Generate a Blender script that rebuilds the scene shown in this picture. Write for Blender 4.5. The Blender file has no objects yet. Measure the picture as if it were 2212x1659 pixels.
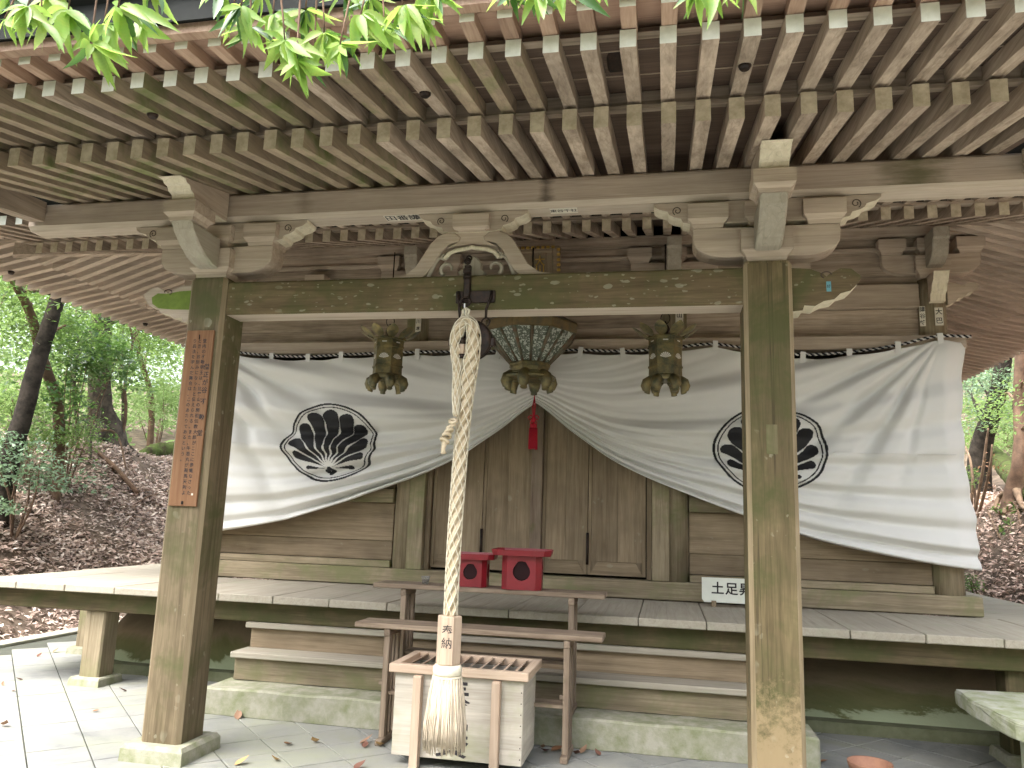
import bpy, bmesh, math, random
import numpy as np
from mathutils import Vector, Matrix

random.seed(7)
rng = np.random.default_rng(11)
scene = bpy.context.scene
COL = scene.collection
R_ = math.radians

# ------------------------------------------------------------------ camera
CAM = np.array([1.255, -4.74, 1.55])
yaw, pitch, roll = R_(11.5), R_(10.0), R_(2.0)
FW = np.array([-math.sin(yaw) * math.cos(pitch), math.cos(yaw) * math.cos(pitch), math.sin(pitch)])
_r0 = np.array([math.cos(yaw), math.sin(yaw), 0.0]); _u0 = np.cross(_r0, FW)
RT = math.cos(roll) * _r0 + math.sin(roll) * _u0
UP = np.cross(RT, FW)
cam_d = bpy.data.cameras.new('camera')
cam_d.sensor_fit = 'HORIZONTAL'; cam_d.sensor_width = 36.0; cam_d.lens = 36.0 * 1661 / 2212
cam_d.clip_start = 0.05; cam_d.clip_end = 500
cam = bpy.data.objects.new('camera', cam_d); COL.objects.link(cam)
cam.matrix_world = Matrix(((RT[0], UP[0], -FW[0], CAM[0]), (RT[1], UP[1], -FW[1], CAM[1]),
                           (RT[2], UP[2], -FW[2], CAM[2]), (0, 0, 0, 1)))
scene.camera = cam

def proj(P):
    d = np.asarray(P, float) - CAM
    z = d @ FW
    return np.stack([1106 + 1661 * (d @ RT) / z, 829.5 - 1661 * (d @ UP) / z, z], -1)

# ------------------------------------------------------------------ world and sun
world = bpy.data.worlds.new('World'); scene.world = world; world.use_nodes = True
nt = world.node_tree; nt.nodes.clear()
SUN_EL, SUN_AZ = 60.0, 215.0        # azimuth clockwise from +Y: behind the camera, a little to its left
sky = nt.nodes.new('ShaderNodeTexSky'); sky.sky_type = 'NISHITA'; sky.sun_disc = False
sky.sun_elevation = R_(SUN_EL); sky.sun_rotation = R_(SUN_AZ)
sky.air_density = 1.0; sky.dust_density = 6.0; sky.ozone_density = 1.0
hs = nt.nodes.new('ShaderNodeHueSaturation'); hs.inputs['Saturation'].default_value = 0.42
bg = nt.nodes.new('ShaderNodeBackground'); bg.inputs['Strength'].default_value = 0.15
wo = nt.nodes.new('ShaderNodeOutputWorld')
nt.links.new(sky.outputs[0], hs.inputs['Color']); nt.links.new(hs.outputs[0], bg.inputs['Color']); nt.links.new(bg.outputs[0], wo.inputs[0])
sun_d = bpy.data.lights.new('sun', 'SUN'); sun_d.energy = 1.1; sun_d.angle = R_(40); sun_d.color = (1.0, 0.97, 0.92)
sun = bpy.data.objects.new('sun', sun_d); COL.objects.link(sun)
_sd = Vector((math.sin(R_(SUN_AZ)) * math.cos(R_(SUN_EL)), math.cos(R_(SUN_AZ)) * math.cos(R_(SUN_EL)), math.sin(R_(SUN_EL))))
sun.rotation_euler = _sd.to_track_quat('Z', 'Y').to_euler()
sun.location = _sd * 40
vs = scene.view_settings
vs.view_transform = 'Standard'; vs.look = 'None'; vs.gamma = 1.0; vs.use_curve_mapping = False
vs.exposure = 2.5
scene.cycles.use_denoising = True
scene.cycles.use_adaptive_sampling = True; scene.cycles.adaptive_threshold = .03
scene.cycles.max_bounces = 6; scene.cycles.diffuse_bounces = 4; scene.cycles.glossy_bounces = 2; scene.cycles.transmission_bounces = 4; scene.cycles.transparent_max_bounces = 4
scene.cycles.caustics_reflective = False; scene.cycles.caustics_refractive = False

# ------------------------------------------------------------------ helpers
class MB:
    """collects vertices, faces and a material slot per face"""
    def __init__(s): s.v = []; s.f = []; s.m = []; s.sm = []
    def add(s, vs_, fs, m=0, smooth=False):
        o = len(s.v); s.v += [tuple(map(float, p)) for p in vs_]
        for f in fs: s.f.append([i + o for i in f]); s.m.append(m); s.sm.append(smooth)
        return s
    def box(s, x0, x1, y0, y1, z0, z1, m=0, ch=0.0):
        if ch <= 0:
            v = [(x, y, z) for z in (z0, z1) for y in (y0, y1) for x in (x0, x1)]
            return s.add(v, [(0, 2, 3, 1), (4, 5, 7, 6), (0, 1, 5, 4), (2, 6, 7, 3), (0, 4, 6, 2), (1, 3, 7, 5)], m)
        bm = bmesh.new(); bmesh.ops.create_cube(bm, size=1.0)
        for w in bm.verts:
            w.co = Vector((x0 + (w.co.x + .5) * (x1 - x0), y0 + (w.co.y + .5) * (y1 - y0), z0 + (w.co.z + .5) * (z1 - z0)))
        bmesh.ops.bevel(bm, geom=list(bm.edges), offset=ch, segments=1, affect='EDGES', profile=.5)
        bm.verts.index_update()
        s.add([w.co[:] for w in bm.verts], [[w.index for w in f.verts] for f in bm.faces], m); bm.free(); return s
    def prism(s, prof, axis, a, b, m=0, mside=None, ch=0.0):
        """profile (2-D, counter-clockwise or not) extruded along axis from a to b. axis x: (y,z), y: (x,z), z: (x,y)"""
        n = len(prof)
        def P(p, t): return {'x': (t, p[0], p[1]), 'y': (p[0], t, p[1]), 'z': (p[0], p[1], t)}[axis]
        if ch <= 0:
            v = [P(p, a) for p in prof] + [P(p, b) for p in prof]
            s.add(v, [list(range(n))[::-1], list(range(n, 2 * n))], m)
            o = len(s.v) - 2 * n
            for i in range(n):
                j = (i + 1) % n
                s.f.append([o + i, o + j, o + n + j, o + n + i]); s.m.append(m if mside is None else mside); s.sm.append(False)
        else:
            c = np.mean(np.array(prof), 0); A = np.array(prof)
            d = A - c; L = np.linalg.norm(d, axis=1, keepdims=True); inn = c + d * (1 - ch / np.maximum(L, ch * 2))
            rings = [(inn, a), (A, a + math.copysign(ch, b - a)), (A, b - math.copysign(ch, b - a)), (inn, b)]
            o = len(s.v)
            for pr, t in rings: s.v += [tuple(map(float, P(p, t))) for p in pr]
            s.f.append([o + i for i in range(n)][::-1]); s.m.append(m); s.sm.append(False)
            s.f.append([o + 3 * n + i for i in range(n)]); s.m.append(m); s.sm.append(False)
            for k in range(3):
                for i in range(n):
                    j = (i + 1) % n
                    s.f.append([o + k * n + i, o + k * n + j, o + (k + 1) * n + j, o + (k + 1) * n + i])
                    s.m.append(mside if (mside is not None and k == 1) else m); s.sm.append(False)
        return s
    def lathe(s, prof, n=24, c=(0, 0, 0), m=0, smooth=True, cap=True, rot=0.0):
        o = len(s.v)
        for r, z in prof:
            for i in range(n):
                a = 2 * math.pi * (i + rot) / n
                s.v.append((c[0] + r * math.cos(a), c[1] + r * math.sin(a), c[2] + z))
        for k in range(len(prof) - 1):
            for i in range(n):
                j = (i + 1) % n
                s.f.append([o + k * n + i, o + k * n + j, o + (k + 1) * n + j, o + (k + 1) * n + i]); s.m.append(m); s.sm.append(smooth)
        if cap:
            s.f.append([o + i for i in range(n)][::-1]); s.m.append(m); s.sm.append(False)
            s.f.append([o + (len(prof) - 1) * n + i for i in range(n)]); s.m.append(m); s.sm.append(False)
        return s
    def tube(s, pts, rad, n=8, m=0, smooth=True, cap=True, wob=0.0):
        P = [Vector(p) for p in pts]; N = len(P)
        if not hasattr(rad, '__len__'): rad = [rad] * N
        o = len(s.v); up = Vector((0, 0, 1)); pv = None
        for k in range(N):
            t = (P[min(k + 1, N - 1)] - P[max(k - 1, 0)]).normalized()
            if pv is None:
                a = up if abs(t.dot(up)) < .9 else Vector((1, 0, 0)); pv = (a - t * a.dot(t)).normalized()
            else:
                pv = (pv - t * pv.dot(t)).normalized()
            b = t.cross(pv)
            for i in range(n):
                a = 2 * math.pi * i / n
                r = rad[k] * (1 + wob * (random.random() - .5))
                s.v.append(tuple(P[k] + (pv * math.cos(a) + b * math.sin(a)) * r))
        for k in range(N - 1):
            for i in range(n):
                j = (i + 1) % n
                s.f.append([o + k * n + i, o + k * n + j, o + (k + 1) * n + j, o + (k + 1) * n + i]); s.m.append(m); s.sm.append(smooth)
        if cap:
            s.f.append([o + i for i in range(n)][::-1]); s.m.append(m); s.sm.append(smooth)
            s.f.append([o + (N - 1) * n + i for i in range(n)]); s.m.append(m); s.sm.append(smooth)
        return s

def mesh_of(mb, mats, name):
    me = bpy.data.meshes.new(name)
    me.from_pydata(mb.v, [], mb.f)
    for m in (mats if isinstance(mats, (list, tuple)) else [mats]): me.materials.append(m)
    me.polygons.foreach_set('material_index', mb.m)
    me.polygons.foreach_set('use_smooth', mb.sm)
    bm = bmesh.new(); bm.from_mesh(me); bmesh.ops.recalc_face_normals(bm, faces=bm.faces); bm.to_mesh(me); bm.free()
    me.update(); return me

def link(name, data, parent=None, loc=(0, 0, 0), rot=(0, 0, 0), **props):
    o = bpy.data.objects.new(name, data); COL.objects.link(o)
    o.location = loc; o.rotation_euler = rot
    if parent is not None: o.parent = parent
    for k, v in props.items(): o[k] = v
    return o

def part(name, mb, mats, parent=None, loc=None, **props):
    """a mesh whose origin sits at the middle of its bounding box (so that wood grain differs from piece to piece)"""
    if loc is None:
        A = np.array(mb.v); c = (A.min(0) + A.max(0)) / 2
        mb.v = [tuple(p) for p in (A - c)]; loc = tuple(c)
        if parent is not None: loc = tuple(np.array(loc) - np.array(parent.get('_org', (0, 0, 0))))
    return link(name, mesh_of(mb, mats, name), parent, loc, **props)

def thing(name, label, cat, loc=(0, 0, 0), rz=0.0, group=None):
    o = link(name, None, None, loc, (0, 0, rz), label=label, category=cat)
    if group: o['group'] = group
    return o

def bigmesh(name, V, F, mats, smooth=False, mi=None):
    """numpy vertices (n,3) and quads or triangles (m,k)"""
    me = bpy.data.meshes.new(name); V = np.asarray(V, np.float32); F = np.asarray(F, np.int32)
    k = F.shape[1]
    me.vertices.add(len(V)); me.vertices.foreach_set('co', V.ravel())
    me.loops.add(F.size); me.loops.foreach_set('vertex_index', F.ravel())
    me.polygons.add(len(F)); me.polygons.foreach_set('loop_start', np.arange(0, F.size, k, dtype=np.int32))
    try: me.polygons.foreach_set('loop_total', np.full(len(F), k, np.int32))
    except Exception: pass
    for m in (mats if isinstance(mats, (list, tuple)) else [mats]): me.materials.append(m)
    if mi is not None: me.polygons.foreach_set('material_index', np.asarray(mi, np.int32))
    me.polygons.foreach_set('use_smooth', np.full(len(F), smooth))
    me.update(calc_edges=True); me.validate(); return me

def text_mesh(body, size, mat, name, extrude=0.0, align='CENTER', spacing=1.0, bold=.014):
    cu = bpy.data.curves.new(name, 'FONT'); cu.body = body; cu.size = size; cu.extrude = extrude
    cu.align_x = align; cu.align_y = 'CENTER'; cu.space_line = spacing; cu.resolution_u = 3; cu.offset = size * bold
    o = bpy.data.objects.new(name, cu); COL.objects.link(o)
    bpy.context.view_layer.update()
    dg = bpy.context.evaluated_depsgraph_get()
    me = bpy.data.meshes.new_from_object(o.evaluated_get(dg), depsgraph=dg)
    bpy.data.objects.remove(o); bpy.data.curves.remove(cu)
    me.materials.clear(); me.materials.append(mat); return me

FRONT = (math.pi / 2, 0, 0)     # text lying in XY turned to face -Y

# ------------------------------------------------------------------ materials
def _n(nt, t, **kw):
    n = nt.nodes.new(t)
    for k, v in kw.items():
        if k in n.inputs: n.inputs[k].default_value = v
        else: setattr(n, k, v)
    return n
def ramp(nt, fac, stops):
    r = nt.nodes.new('ShaderNodeValToRGB'); e = r.color_ramp.elements
    while len(e) < len(stops): e.new(.5)
    for i, (p, c) in enumerate(stops): e[i].position = p; e[i].color = (*c, 1) if len(c) == 3 else c
    nt.links.new(fac, r.inputs[0]); return r.outputs[0]
def mixc(nt, fac, a, b, mode='MIX'):
    m = nt.nodes.new('ShaderNodeMix'); m.data_type = 'RGBA'; m.blend_type = mode
    for s, v in ((m.inputs[0], fac), (m.inputs[6], a), (m.inputs[7], b)):
        if hasattr(v, 'is_output'): nt.links.new(v, s)
        else: s.default_value = v if not isinstance(v, tuple) else ((*v, 1) if len(v) == 3 else v)
    return m.outputs[2]
def mathn(nt, op, a, b=0.0, clamp=False):
    m = nt.nodes.new('ShaderNodeMath'); m.operation = op; m.use_clamp = clamp
    for s, v in ((m.inputs[0], a), (m.inputs[1], b)):
        if hasattr(v, 'is_output'): nt.links.new(v, s)
        else: s.default_value = v
    return m.outputs[0]
def base_mat(name):
    m = bpy.data.materials.new(name); m.use_nodes = True; nt = m.node_tree; nt.nodes.clear()
    out = nt.nodes.new('ShaderNodeOutputMaterial'); b = nt.nodes.new('ShaderNodeBsdfPrincipled')
    nt.links.new(b.outputs[0], out.inputs[0]); return m, nt, b, out
def coords(nt, scale=(1, 1, 1), world=False):
    """object coordinates, shifted by a per-object random amount; or world position"""
    mp = nt.nodes.new('ShaderNodeMapping'); mp.inputs['Scale'].default_value = scale
    if world:
        g = nt.nodes.new('ShaderNodeNewGeometry'); nt.links.new(g.outputs['Position'], mp.inputs['Vector'])
    else:
        tc = nt.nodes.new('ShaderNodeTexCoord'); nt.links.new(tc.outputs['Object'], mp.inputs['Vector'])
        oi = nt.nodes.new('ShaderNodeObjectInfo')
        v = nt.nodes.new('ShaderNodeCombineXYZ')
        for i, k in enumerate((37.0, 71.0, 113.0)):
            nt.links.new(mathn(nt, 'MULTIPLY', oi.outputs['Random'], k), v.inputs[i])
        nt.links.new(v.outputs[0], mp.inputs['Location'])
    return mp.outputs[0]
def noise(nt, vec, scale, detail=4.0, rough=.6, dist=0.0):
    n = _n(nt, 'ShaderNodeTexNoise', Scale=scale, Detail=detail, Roughness=rough, Distortion=dist)
    nt.links.new(vec, n.inputs['Vector']); return n.outputs['Fac']
def bump(nt, b, h, strength=.3, dist=.01):
    bp = nt.nodes.new('ShaderNodeBump'); bp.inputs['Strength'].default_value = strength; bp.inputs['Distance'].default_value = dist
    nt.links.new(h, bp.inputs['Height']); nt.links.new(bp.outputs[0], b.inputs['Normal'])

def wood(name, dark, light, axis='x', moss=0.0, moss_col=(.10, .115, .035), lichen=0.0, rough=.8, pale=0.0, vary=.25, stain=0.35, foot=None, spots=(), crack=.2):
    """weathered timber: grain along axis, blotches, optional algae film and lichen dots"""
    m, nt, b, out = base_mat(name)
    st = {'x': (1.2, 22, 22), 'y': (22, 1.2, 22), 'z': (22, 22, 1.2)}[axis]
    g = coords(nt, st); o = coords(nt)
    f1 = noise(nt, g, 1.0, 4, .65, .6); f2 = noise(nt, g, 4.0, 2, .7)
    grain = mathn(nt, 'ADD', mathn(nt, 'MULTIPLY', f1, .7), mathn(nt, 'MULTIPLY', f2, .3))
    col = ramp(nt, grain, [(.32, dark), (.62, light)])
    blot = noise(nt, o, 1.7, 3, .65)
    col = mixc(nt, mathn(nt, 'MULTIPLY', ramp(nt, blot, [(.42, (0, 0, 0)), (.66, (1, 1, 1))]), stain), col, tuple(c * .55 for c in dark))
    st3 = {'x': (.14, 15, 15), 'y': (15, .14, 15), 'z': (15, 15, .14)}[axis]
    ck = mathn(nt, 'ABSOLUTE', mathn(nt, 'SUBTRACT', noise(nt, coords(nt, st3), 1.0, 1, .5, 0.0), .47))
    col = mixc(nt, ramp(nt, ck, [(.005, (crack,) * 3), (.013, (0, 0, 0))]), col, tuple(c * .3 for c in dark))
    st2 = {'x': (.5, 6, 6), 'y': (6, .5, 6), 'z': (6, 6, .5)}[axis]
    streak = noise(nt, coords(nt, st2), 1.0, 3, .6, .3)
    if pale > 0:
        col = mixc(nt, mathn(nt, 'MULTIPLY', ramp(nt, streak, [(.5, (0, 0, 0)), (.72, (1, 1, 1))]), pale), col, tuple(min(1, c * 1.45 + .05) for c in light))
    if moss > 0:
        ms = noise(nt, o, 2.3, 4, .7, .4)
        lo = .62 - .34 * moss
        col = mixc(nt, mathn(nt, 'MULTIPLY', ramp(nt, mathn(nt, 'ADD', mathn(nt, 'MULTIPLY', ms, .75), mathn(nt, 'MULTIPLY', streak, .25)), [(lo, (0, 0, 0)), (lo + .16, (1, 1, 1))]), .85), col, moss_col)
    if foot is not None:                                  # splash-worn paler wood near the ground (world height)
        gm = nt.nodes.new('ShaderNodeNewGeometry'); sx = nt.nodes.new('ShaderNodeSeparateXYZ'); nt.links.new(gm.outputs['Position'], sx.inputs[0])
        hh = mathn(nt, 'ADD', mathn(nt, 'ADD', sx.outputs[2], .34), mathn(nt, 'MULTIPLY', noise(nt, o, 12.0, 9, .85), -1.5))
        col = mixc(nt, mathn(nt, 'MULTIPLY', ramp(nt, hh, [(0.0, (1, 1, 1)), (.30, (0, 0, 0))]), .8), col, foot)
    for cx_, rx_, sc_, amt_ in spots:                     # local water stains along the timber
        tc_ = nt.nodes.new('ShaderNodeTexCoord'); sp0 = nt.nodes.new('ShaderNodeSeparateXYZ'); nt.links.new(tc_.outputs['Object'], sp0.inputs[0])
        dd = mathn(nt, 'MULTIPLY', mathn(nt, 'ABSOLUTE', mathn(nt, 'SUBTRACT', sp0.outputs[0], cx_)), 1.0 / rx_)
        mk = mathn(nt, 'SUBTRACT', mathn(nt, 'MULTIPLY', noise(nt, coords(nt, (3, 14, 22)), 1.0, 4, .7), 1.9), dd)
        col = mixc(nt, mathn(nt, 'MULTIPLY', ramp(nt, mk, [(.15, (0, 0, 0)), (.95, (1, 1, 1))]), amt_), col, sc_)
    if lichen > 0:
        for sc_, thr in ((12.0, .46), (25.0, .40)):
            vo = _n(nt, 'ShaderNodeTexVoronoi', Scale=sc_)
            nn = _n(nt, 'ShaderNodeTexNoise', Scale=sc_ * .9, Detail=3.0); nt.links.new(o, nn.inputs['Vector'])
            sv = coords(nt, (.75, 1, 1.7) if axis == 'x' else (1, 1, .75))
            nt.links.new(mixc(nt, .05, sv, nn.outputs['Color'], 'ADD'), vo.inputs['Vector'])
            sp_ = nt.nodes.new('ShaderNodeSeparateColor'); nt.links.new(vo.outputs['Color'], sp_.inputs[0])
            rad_ = mathn(nt, 'MULTIPLY', mathn(nt, 'SUBTRACT', sp_.outputs[0], .45, True), thr * 1.6)
            dots = ramp(nt, mathn(nt, 'SUBTRACT', rad_, vo.outputs['Distance']), [(0.0, (0, 0, 0)), (.05, (1, 1, 1))])
            msk = ramp(nt, noise(nt, o, 3.1, 3), [(.62 - .3 * lichen, (0, 0, 0)), (.70 - .2 * lichen, (1, 1, 1))])
            col = mixc(nt, mathn(nt, 'MULTIPLY', mathn(nt, 'MULTIPLY', dots, msk), .45), col, (.33, .32, .24))
    oi = nt.nodes.new('ShaderNodeObjectInfo')
    br = mathn(nt, 'ADD', mathn(nt, 'MULTIPLY', oi.outputs['Random'], vary * 2), 1 - vary)
    vm = nt.nodes.new('ShaderNodeVectorMath'); vm.operation = 'SCALE'; nt.links.new(col, vm.inputs[0]); nt.links.new(br, vm.inputs['Scale'])
    nt.links.new(vm.outputs[0], b.inputs['Base Color'])
    b.inputs['Roughness'].default_value = rough; b.inputs['Specular IOR Level'].default_value = .25
    bump(nt, b, grain, .35, .006)
    return m

def plain(name, col, rough=.6, metal=0.0, vary=.15, nscale=6.0, spec=.4, col2=None, bstr=.15, world=False, bscale=40):
    m, nt, b, out = base_mat(name)
    o = coords(nt, world=world)
    f = noise(nt, o, nscale, 5, .65)
    c2 = col2 if col2 else tuple(c * (1 - vary * 2) for c in col)
    nt.links.new(ramp(nt, f, [(.35, c2), (.65, col)]), b.inputs['Base Color'])
    b.inputs['Roughness'].default_value = rough; b.inputs['Metallic'].default_value = metal; b.inputs['Specular IOR Level'].default_value = spec
    if bstr > 0: bump(nt, b, noise(nt, o, bscale, 4), bstr, .004)
    return m

def leaf_mat(name, cols, trans=.45, rough=.5, tcol=None, spec=.3, vein=False):
    """leaf: colour differs leaf by leaf (random per island), light passes through"""
    m, nt, b, out = base_mat(name)
    g = nt.nodes.new('ShaderNodeNewGeometry'); oi = nt.nodes.new('ShaderNodeObjectInfo')
    rnd = mathn(nt, 'FRACT', mathn(nt, 'ADD', g.outputs['Random Per Island'], oi.outputs['Random']))
    k = len(cols)
    col = ramp(nt, rnd, [(i / max(1, k - 1), c) for i, c in enumerate(cols)])
    if vein:
        tco = nt.nodes.new('ShaderNodeTexCoord')
        col = mixc(nt, mathn(nt, 'MULTIPLY', ramp(nt, noise(nt, tco.outputs['Object'], 5.0, 4, .7), [(.45, (0, 0, 0)), (.75, (1, 1, 1))]), .55), col, (.36, .34, .07))
        wv_ = _n(nt, 'ShaderNodeTexWave', Scale=4.5, Distortion=1.5); nt.links.new(tco.outputs['Object'], wv_.inputs['Vector'])
        col = mixc(nt, mathn(nt, 'MULTIPLY', wv_.outputs['Fac'], .22), col, cols[0])
    nt.links.new(col, b.inputs['Base Color']); b.inputs['Roughness'].default_value = rough; b.inputs['Specular IOR Level'].default_value = spec
    if trans > 0:
        t = nt.nodes.new('ShaderNodeBsdfTranslucent')
        tc = mixc(nt, .65, col, tcol if tcol else tuple(min(1, c * 1.6) for c in cols[-1]))
        nt.links.new(tc, t.inputs['Color'])
        mx = nt.nodes.new('ShaderNodeMixShader'); mx.inputs[0].default_value = trans
        nt.links.new(b.outputs[0], mx.inputs[1]); nt.links.new(t.outputs[0], mx.inputs[2]); nt.links.new(mx.outputs[0], out.inputs[0])
    return m

M = {}
RD, RL = (.225, .172, .128), (.50, .41, .325)
for ax in 'xyz':
    M['roof_' + ax] = wood('roof_timber_' + ax, RD, RL, ax, pale=.35, vary=.2, stain=.42)
    M['brk_' + ax] = wood('bracket_timber_' + ax, (.36, .29, .228), (.52, .435, .35), ax, vary=.10, stain=.2)
    M['wall_' + ax] = wood('wall_timber_' + ax, (.165, .122, .076), (.285, .222, .148), ax, vary=.14, lichen=.12)
    M['grn_' + ax] = wood('algae_timber_' + ax, (.17, .135, .085), (.33, .272, .185), ax, moss=.42, moss_col=(.165, .168, .08), vary=.12)
    M['deck_' + ax] = wood('deck_timber_' + ax, (.305, .272, .218), (.39, .355, .29), ax, moss=.25, moss_col=(.30, .31, .225), vary=.07, stain=.15)
    M['bench_' + ax] = wood('bench_timber_' + ax, (.14, .10, .07), (.30, .235, .175), ax, moss=.15, vary=.12)
    M['cedar_' + ax] = wood('new_cedar_' + ax, (.40, .29, .21), (.53, .415, .315), ax, vary=.08, stain=.1)
    M['box_' + ax] = wood('box_timber_' + ax, (.37, .33, .275), (.52, .48, .41), ax, moss=.32, moss_col=(.33, .33, .21), vary=.06, stain=.25, pale=.4)
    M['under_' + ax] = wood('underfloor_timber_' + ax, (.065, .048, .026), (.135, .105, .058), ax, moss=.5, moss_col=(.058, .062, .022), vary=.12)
M['raft_moss'] = wood('rafter_timber_mossy', RD, (.36, .29, .20), 'y', moss=.36, moss_col=(.115, .16, .04), vary=.16, pale=.4)
M['side_x'] = wood('side_rafter_timber', (.42, .34, .27), (.62, .52, .43), 'x', vary=.12, stain=.15)  # paler timber, with extra brightness for the dim eave put into its colour
M['side_soffit_shade'] = wood('shaded_side_soffit', (.055, .037, .028), (.09, .06, .045), 'y', vary=.05)  # darker than the rafters: shade of the gaps put into the colour
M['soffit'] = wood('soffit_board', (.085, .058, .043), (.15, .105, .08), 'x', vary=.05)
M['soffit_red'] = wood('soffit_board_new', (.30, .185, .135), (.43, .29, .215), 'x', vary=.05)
M['raft_new'] = wood('rafter_timber_new', (.29, .18, .125), (.46, .33, .245), 'y', vary=.15)
M['pillar'] = wood('pillar_timber', (.072, .054, .026), (.158, .122, .064), 'z', moss=.52, moss_col=(.060, .062, .021), lichen=.45, vary=.05, foot=(.235, .175, .10), crack=.5)
M['pillar_tan'] = wood('pillar_timber_worn', (.098, .074, .042), (.215, .168, .105), 'z', moss=.50, moss_col=(.082, .088, .034), lichen=.45, vary=.05)
M['pillar_edge'] = wood('pillar_chamfer', (.17, .13, .075), (.29, .23, .145), 'z', moss=.2, moss_col=(.20, .175, .09), vary=.05)
M['beam'] = wood('beam_timber', (.075, .052, .026), (.175, .130, .072), 'x', moss=.52, moss_col=(.072, .074, .026), lichen=1.0, vary=.05)
M['purlin'] = wood('purlin_timber', (.36, .29, .228), (.50, .415, .335), 'x', vary=.02, stain=.2, spots=((2.72, .30, (.105, .10, .042), .8), (.49, .07, (.06, .045, .035), .75), (-1.2, .10, (.16, .12, .09), .5)))
M['lit_underside'] = wood('ground_lit_underside', (.40, .335, .265), (.54, .465, .38), 'x', vary=.05, stain=.1)  # paler timber copy for undersides: light off the ground put into the colour
M['palez'] = wood('carved_pale_edge', (.55, .49, .36), (.72, .66, .52), 'z', vary=.06, stain=.15)
M['end1'] = plain('rafter_end_weathered', (.62, .55, .42), .85, vary=.18, nscale=16, spec=.2, col2=(.42, .355, .25))
M['end2'] = plain('rafter_end_painted', (.70, .71, .63), .8, vary=.05, nscale=11, spec=.2, col2=(.56, .57, .49))
M['end3'] = plain('rafter_end_dull', (.52, .51, .40), .8, vary=.06, nscale=9, spec=.2)
M['nosemoss'] = plain('nose_green_algae', (.17, .24, .045), .9, vary=.15, nscale=9, col2=(.115, .165, .03))
M['carve'] = plain('carving_line', (.085, .06, .045), .9)
M['copper'] = plain('dark_copper_roof', (.020, .022, .021), .85, metal=0.0, vary=.2, nscale=3, spec=.12)
M['iron'] = plain('black_iron', (.022, .019, .018), .5, metal=.7, vary=.2, nscale=30, col2=(.05, .032, .024))
M['black'] = plain('black_ink', (.012, .012, .014), .7, vary=.05, bstr=0)
M['ink'] = plain('brush_ink', (.03, .026, .028), .8, vary=.05, bstr=0)
M['gold'] = plain('gilt', (.75, .50, .13), .32, metal=.85, vary=.2, nscale=25)
M['brass'] = plain('aged_brass', (.27, .215, .095), .45, metal=.65, vary=.3, nscale=12, col2=(.085, .09, .058))
M['verdigris'] = plain('verdigris_bronze', (.13, .155, .115), .6, metal=.45, vary=.2, nscale=14, col2=(.15, .085, .05))
M['white_shell'] = plain('pale_inlay', (.66, .64, .58), .6, vary=.05)
M['paper'] = plain('paper_slip', (.70, .66, .56), .8, vary=.08)
M['paper_blue'] = plain('blue_sticker', (.12, .30, .34), .7, vary=.08)
M['signwhite'] = plain('sign_paint', (.72, .74, .66), .55, vary=.05)
M['red'] = plain('red_lacquer', (.22, .009, .017), .38, vary=.12, spec=.5, bstr=.05)
M['redcord'] = plain('red_silk', (.46, .008, .03), .7, vary=.1, nscale=60)
M['terracotta'] = plain('terracotta', (.40, .21, .13), .7, vary=.12, nscale=12, col2=(.30, .15, .10))
M['stone'] = plain('step_stone', (.36, .345, .28), .95, vary=.12, nscale=9, col2=(.22, .235, .14), bstr=1.0, bscale=45, spec=.15)
M['stone2'] = plain('mossy_slab_stone', (.46, .46, .40), .92, vary=.12, nscale=7, col2=(.27, .30, .17), bstr=.8, bscale=55, spec=.2)
M['ropefib'] = plain('hemp_rope', (.62, .53, .39), .9, vary=.18, nscale=25, spec=.15, bstr=.5, bscale=160, col2=(.46, .37, .24))
M['net'] = plain('cotton_net', (.74, .68, .54), .9, vary=.08, nscale=30, spec=.15)
M['fringe'] = plain('tassel_yarn', (.68, .58, .45), .95, vary=.14, nscale=10, spec=.1)
M['white_cord'] = plain('white_strand', (.75, .74, .72), .9, bstr=0)
M['black_cord'] = plain('black_strand', (.02, .02, .026), .9, bstr=0)
# ------------------------------------------------------------------ ground
def gz(x, y):
    x = np.asarray(x, float); y = np.asarray(y, float)
    L = np.clip(-x - 5.95, 0, None); Rr = np.clip(x - 5.5, 0, None)
    zl = np.where(L < 3.4, .82 * L * L / (L + .25), 0) + np.where(L >= 3.4, .82 * 3.4 * 3.4 / 3.65 + .10 * (L - 3.4), 0)
    zr = np.where(Rr < 1.5, 1.5 * Rr * Rr / (Rr + .2), 0) + np.where(Rr >= 1.5, 1.5 * 2.25 / 1.7 + .35 * (Rr - 1.5), 0)
    yb = np.clip(y - 14, 0, None) * .12
    nz = .10 * np.sin(1.7 * x + .6 * y) * np.sin(1.3 * y - .4 * x) + .05 * np.sin(4.1 * x + 1.0) * np.sin(3.7 * y + 2 * np.sin(x)) + .025 * np.sin(9.1 * x + 3 * y) * np.sin(8.3 * y)
    on = np.clip(np.maximum(L, Rr) * 2.0, 0, 1)
    return zl + zr + yb * np.clip(np.maximum(L, Rr), 0, 1) + nz * on - .06 * (1 - np.clip(np.maximum(L, Rr) * 4, 0, 1))
T = np.linspace(-1, 1, 241); gx = 13 * T + 90 * T ** 3 * np.abs(T); gy = 13 * T + 90 * T ** 3 * np.abs(T) + 5
GX, GY = np.meshgrid(gx, gy)
V = np.stack([GX, GY, gz(GX, GY)], -1).reshape(-1, 3); n = len(T)
I = (np.arange(n - 1)[:, None] * n + np.arange(n - 1)[None, :]).ravel()
M['soil'] = plain('forest_soil', (.19, .145, .11), .95, vary=.25, nscale=3.0, spec=.1, col2=(.075, .057, .044), bstr=.8, world=True, bscale=25)
g = link('ground', bigmesh('ground', V, np.stack([I, I + 1, I + n + 1, I + n], -1), M['soil'], True), kind='structure')

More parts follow.
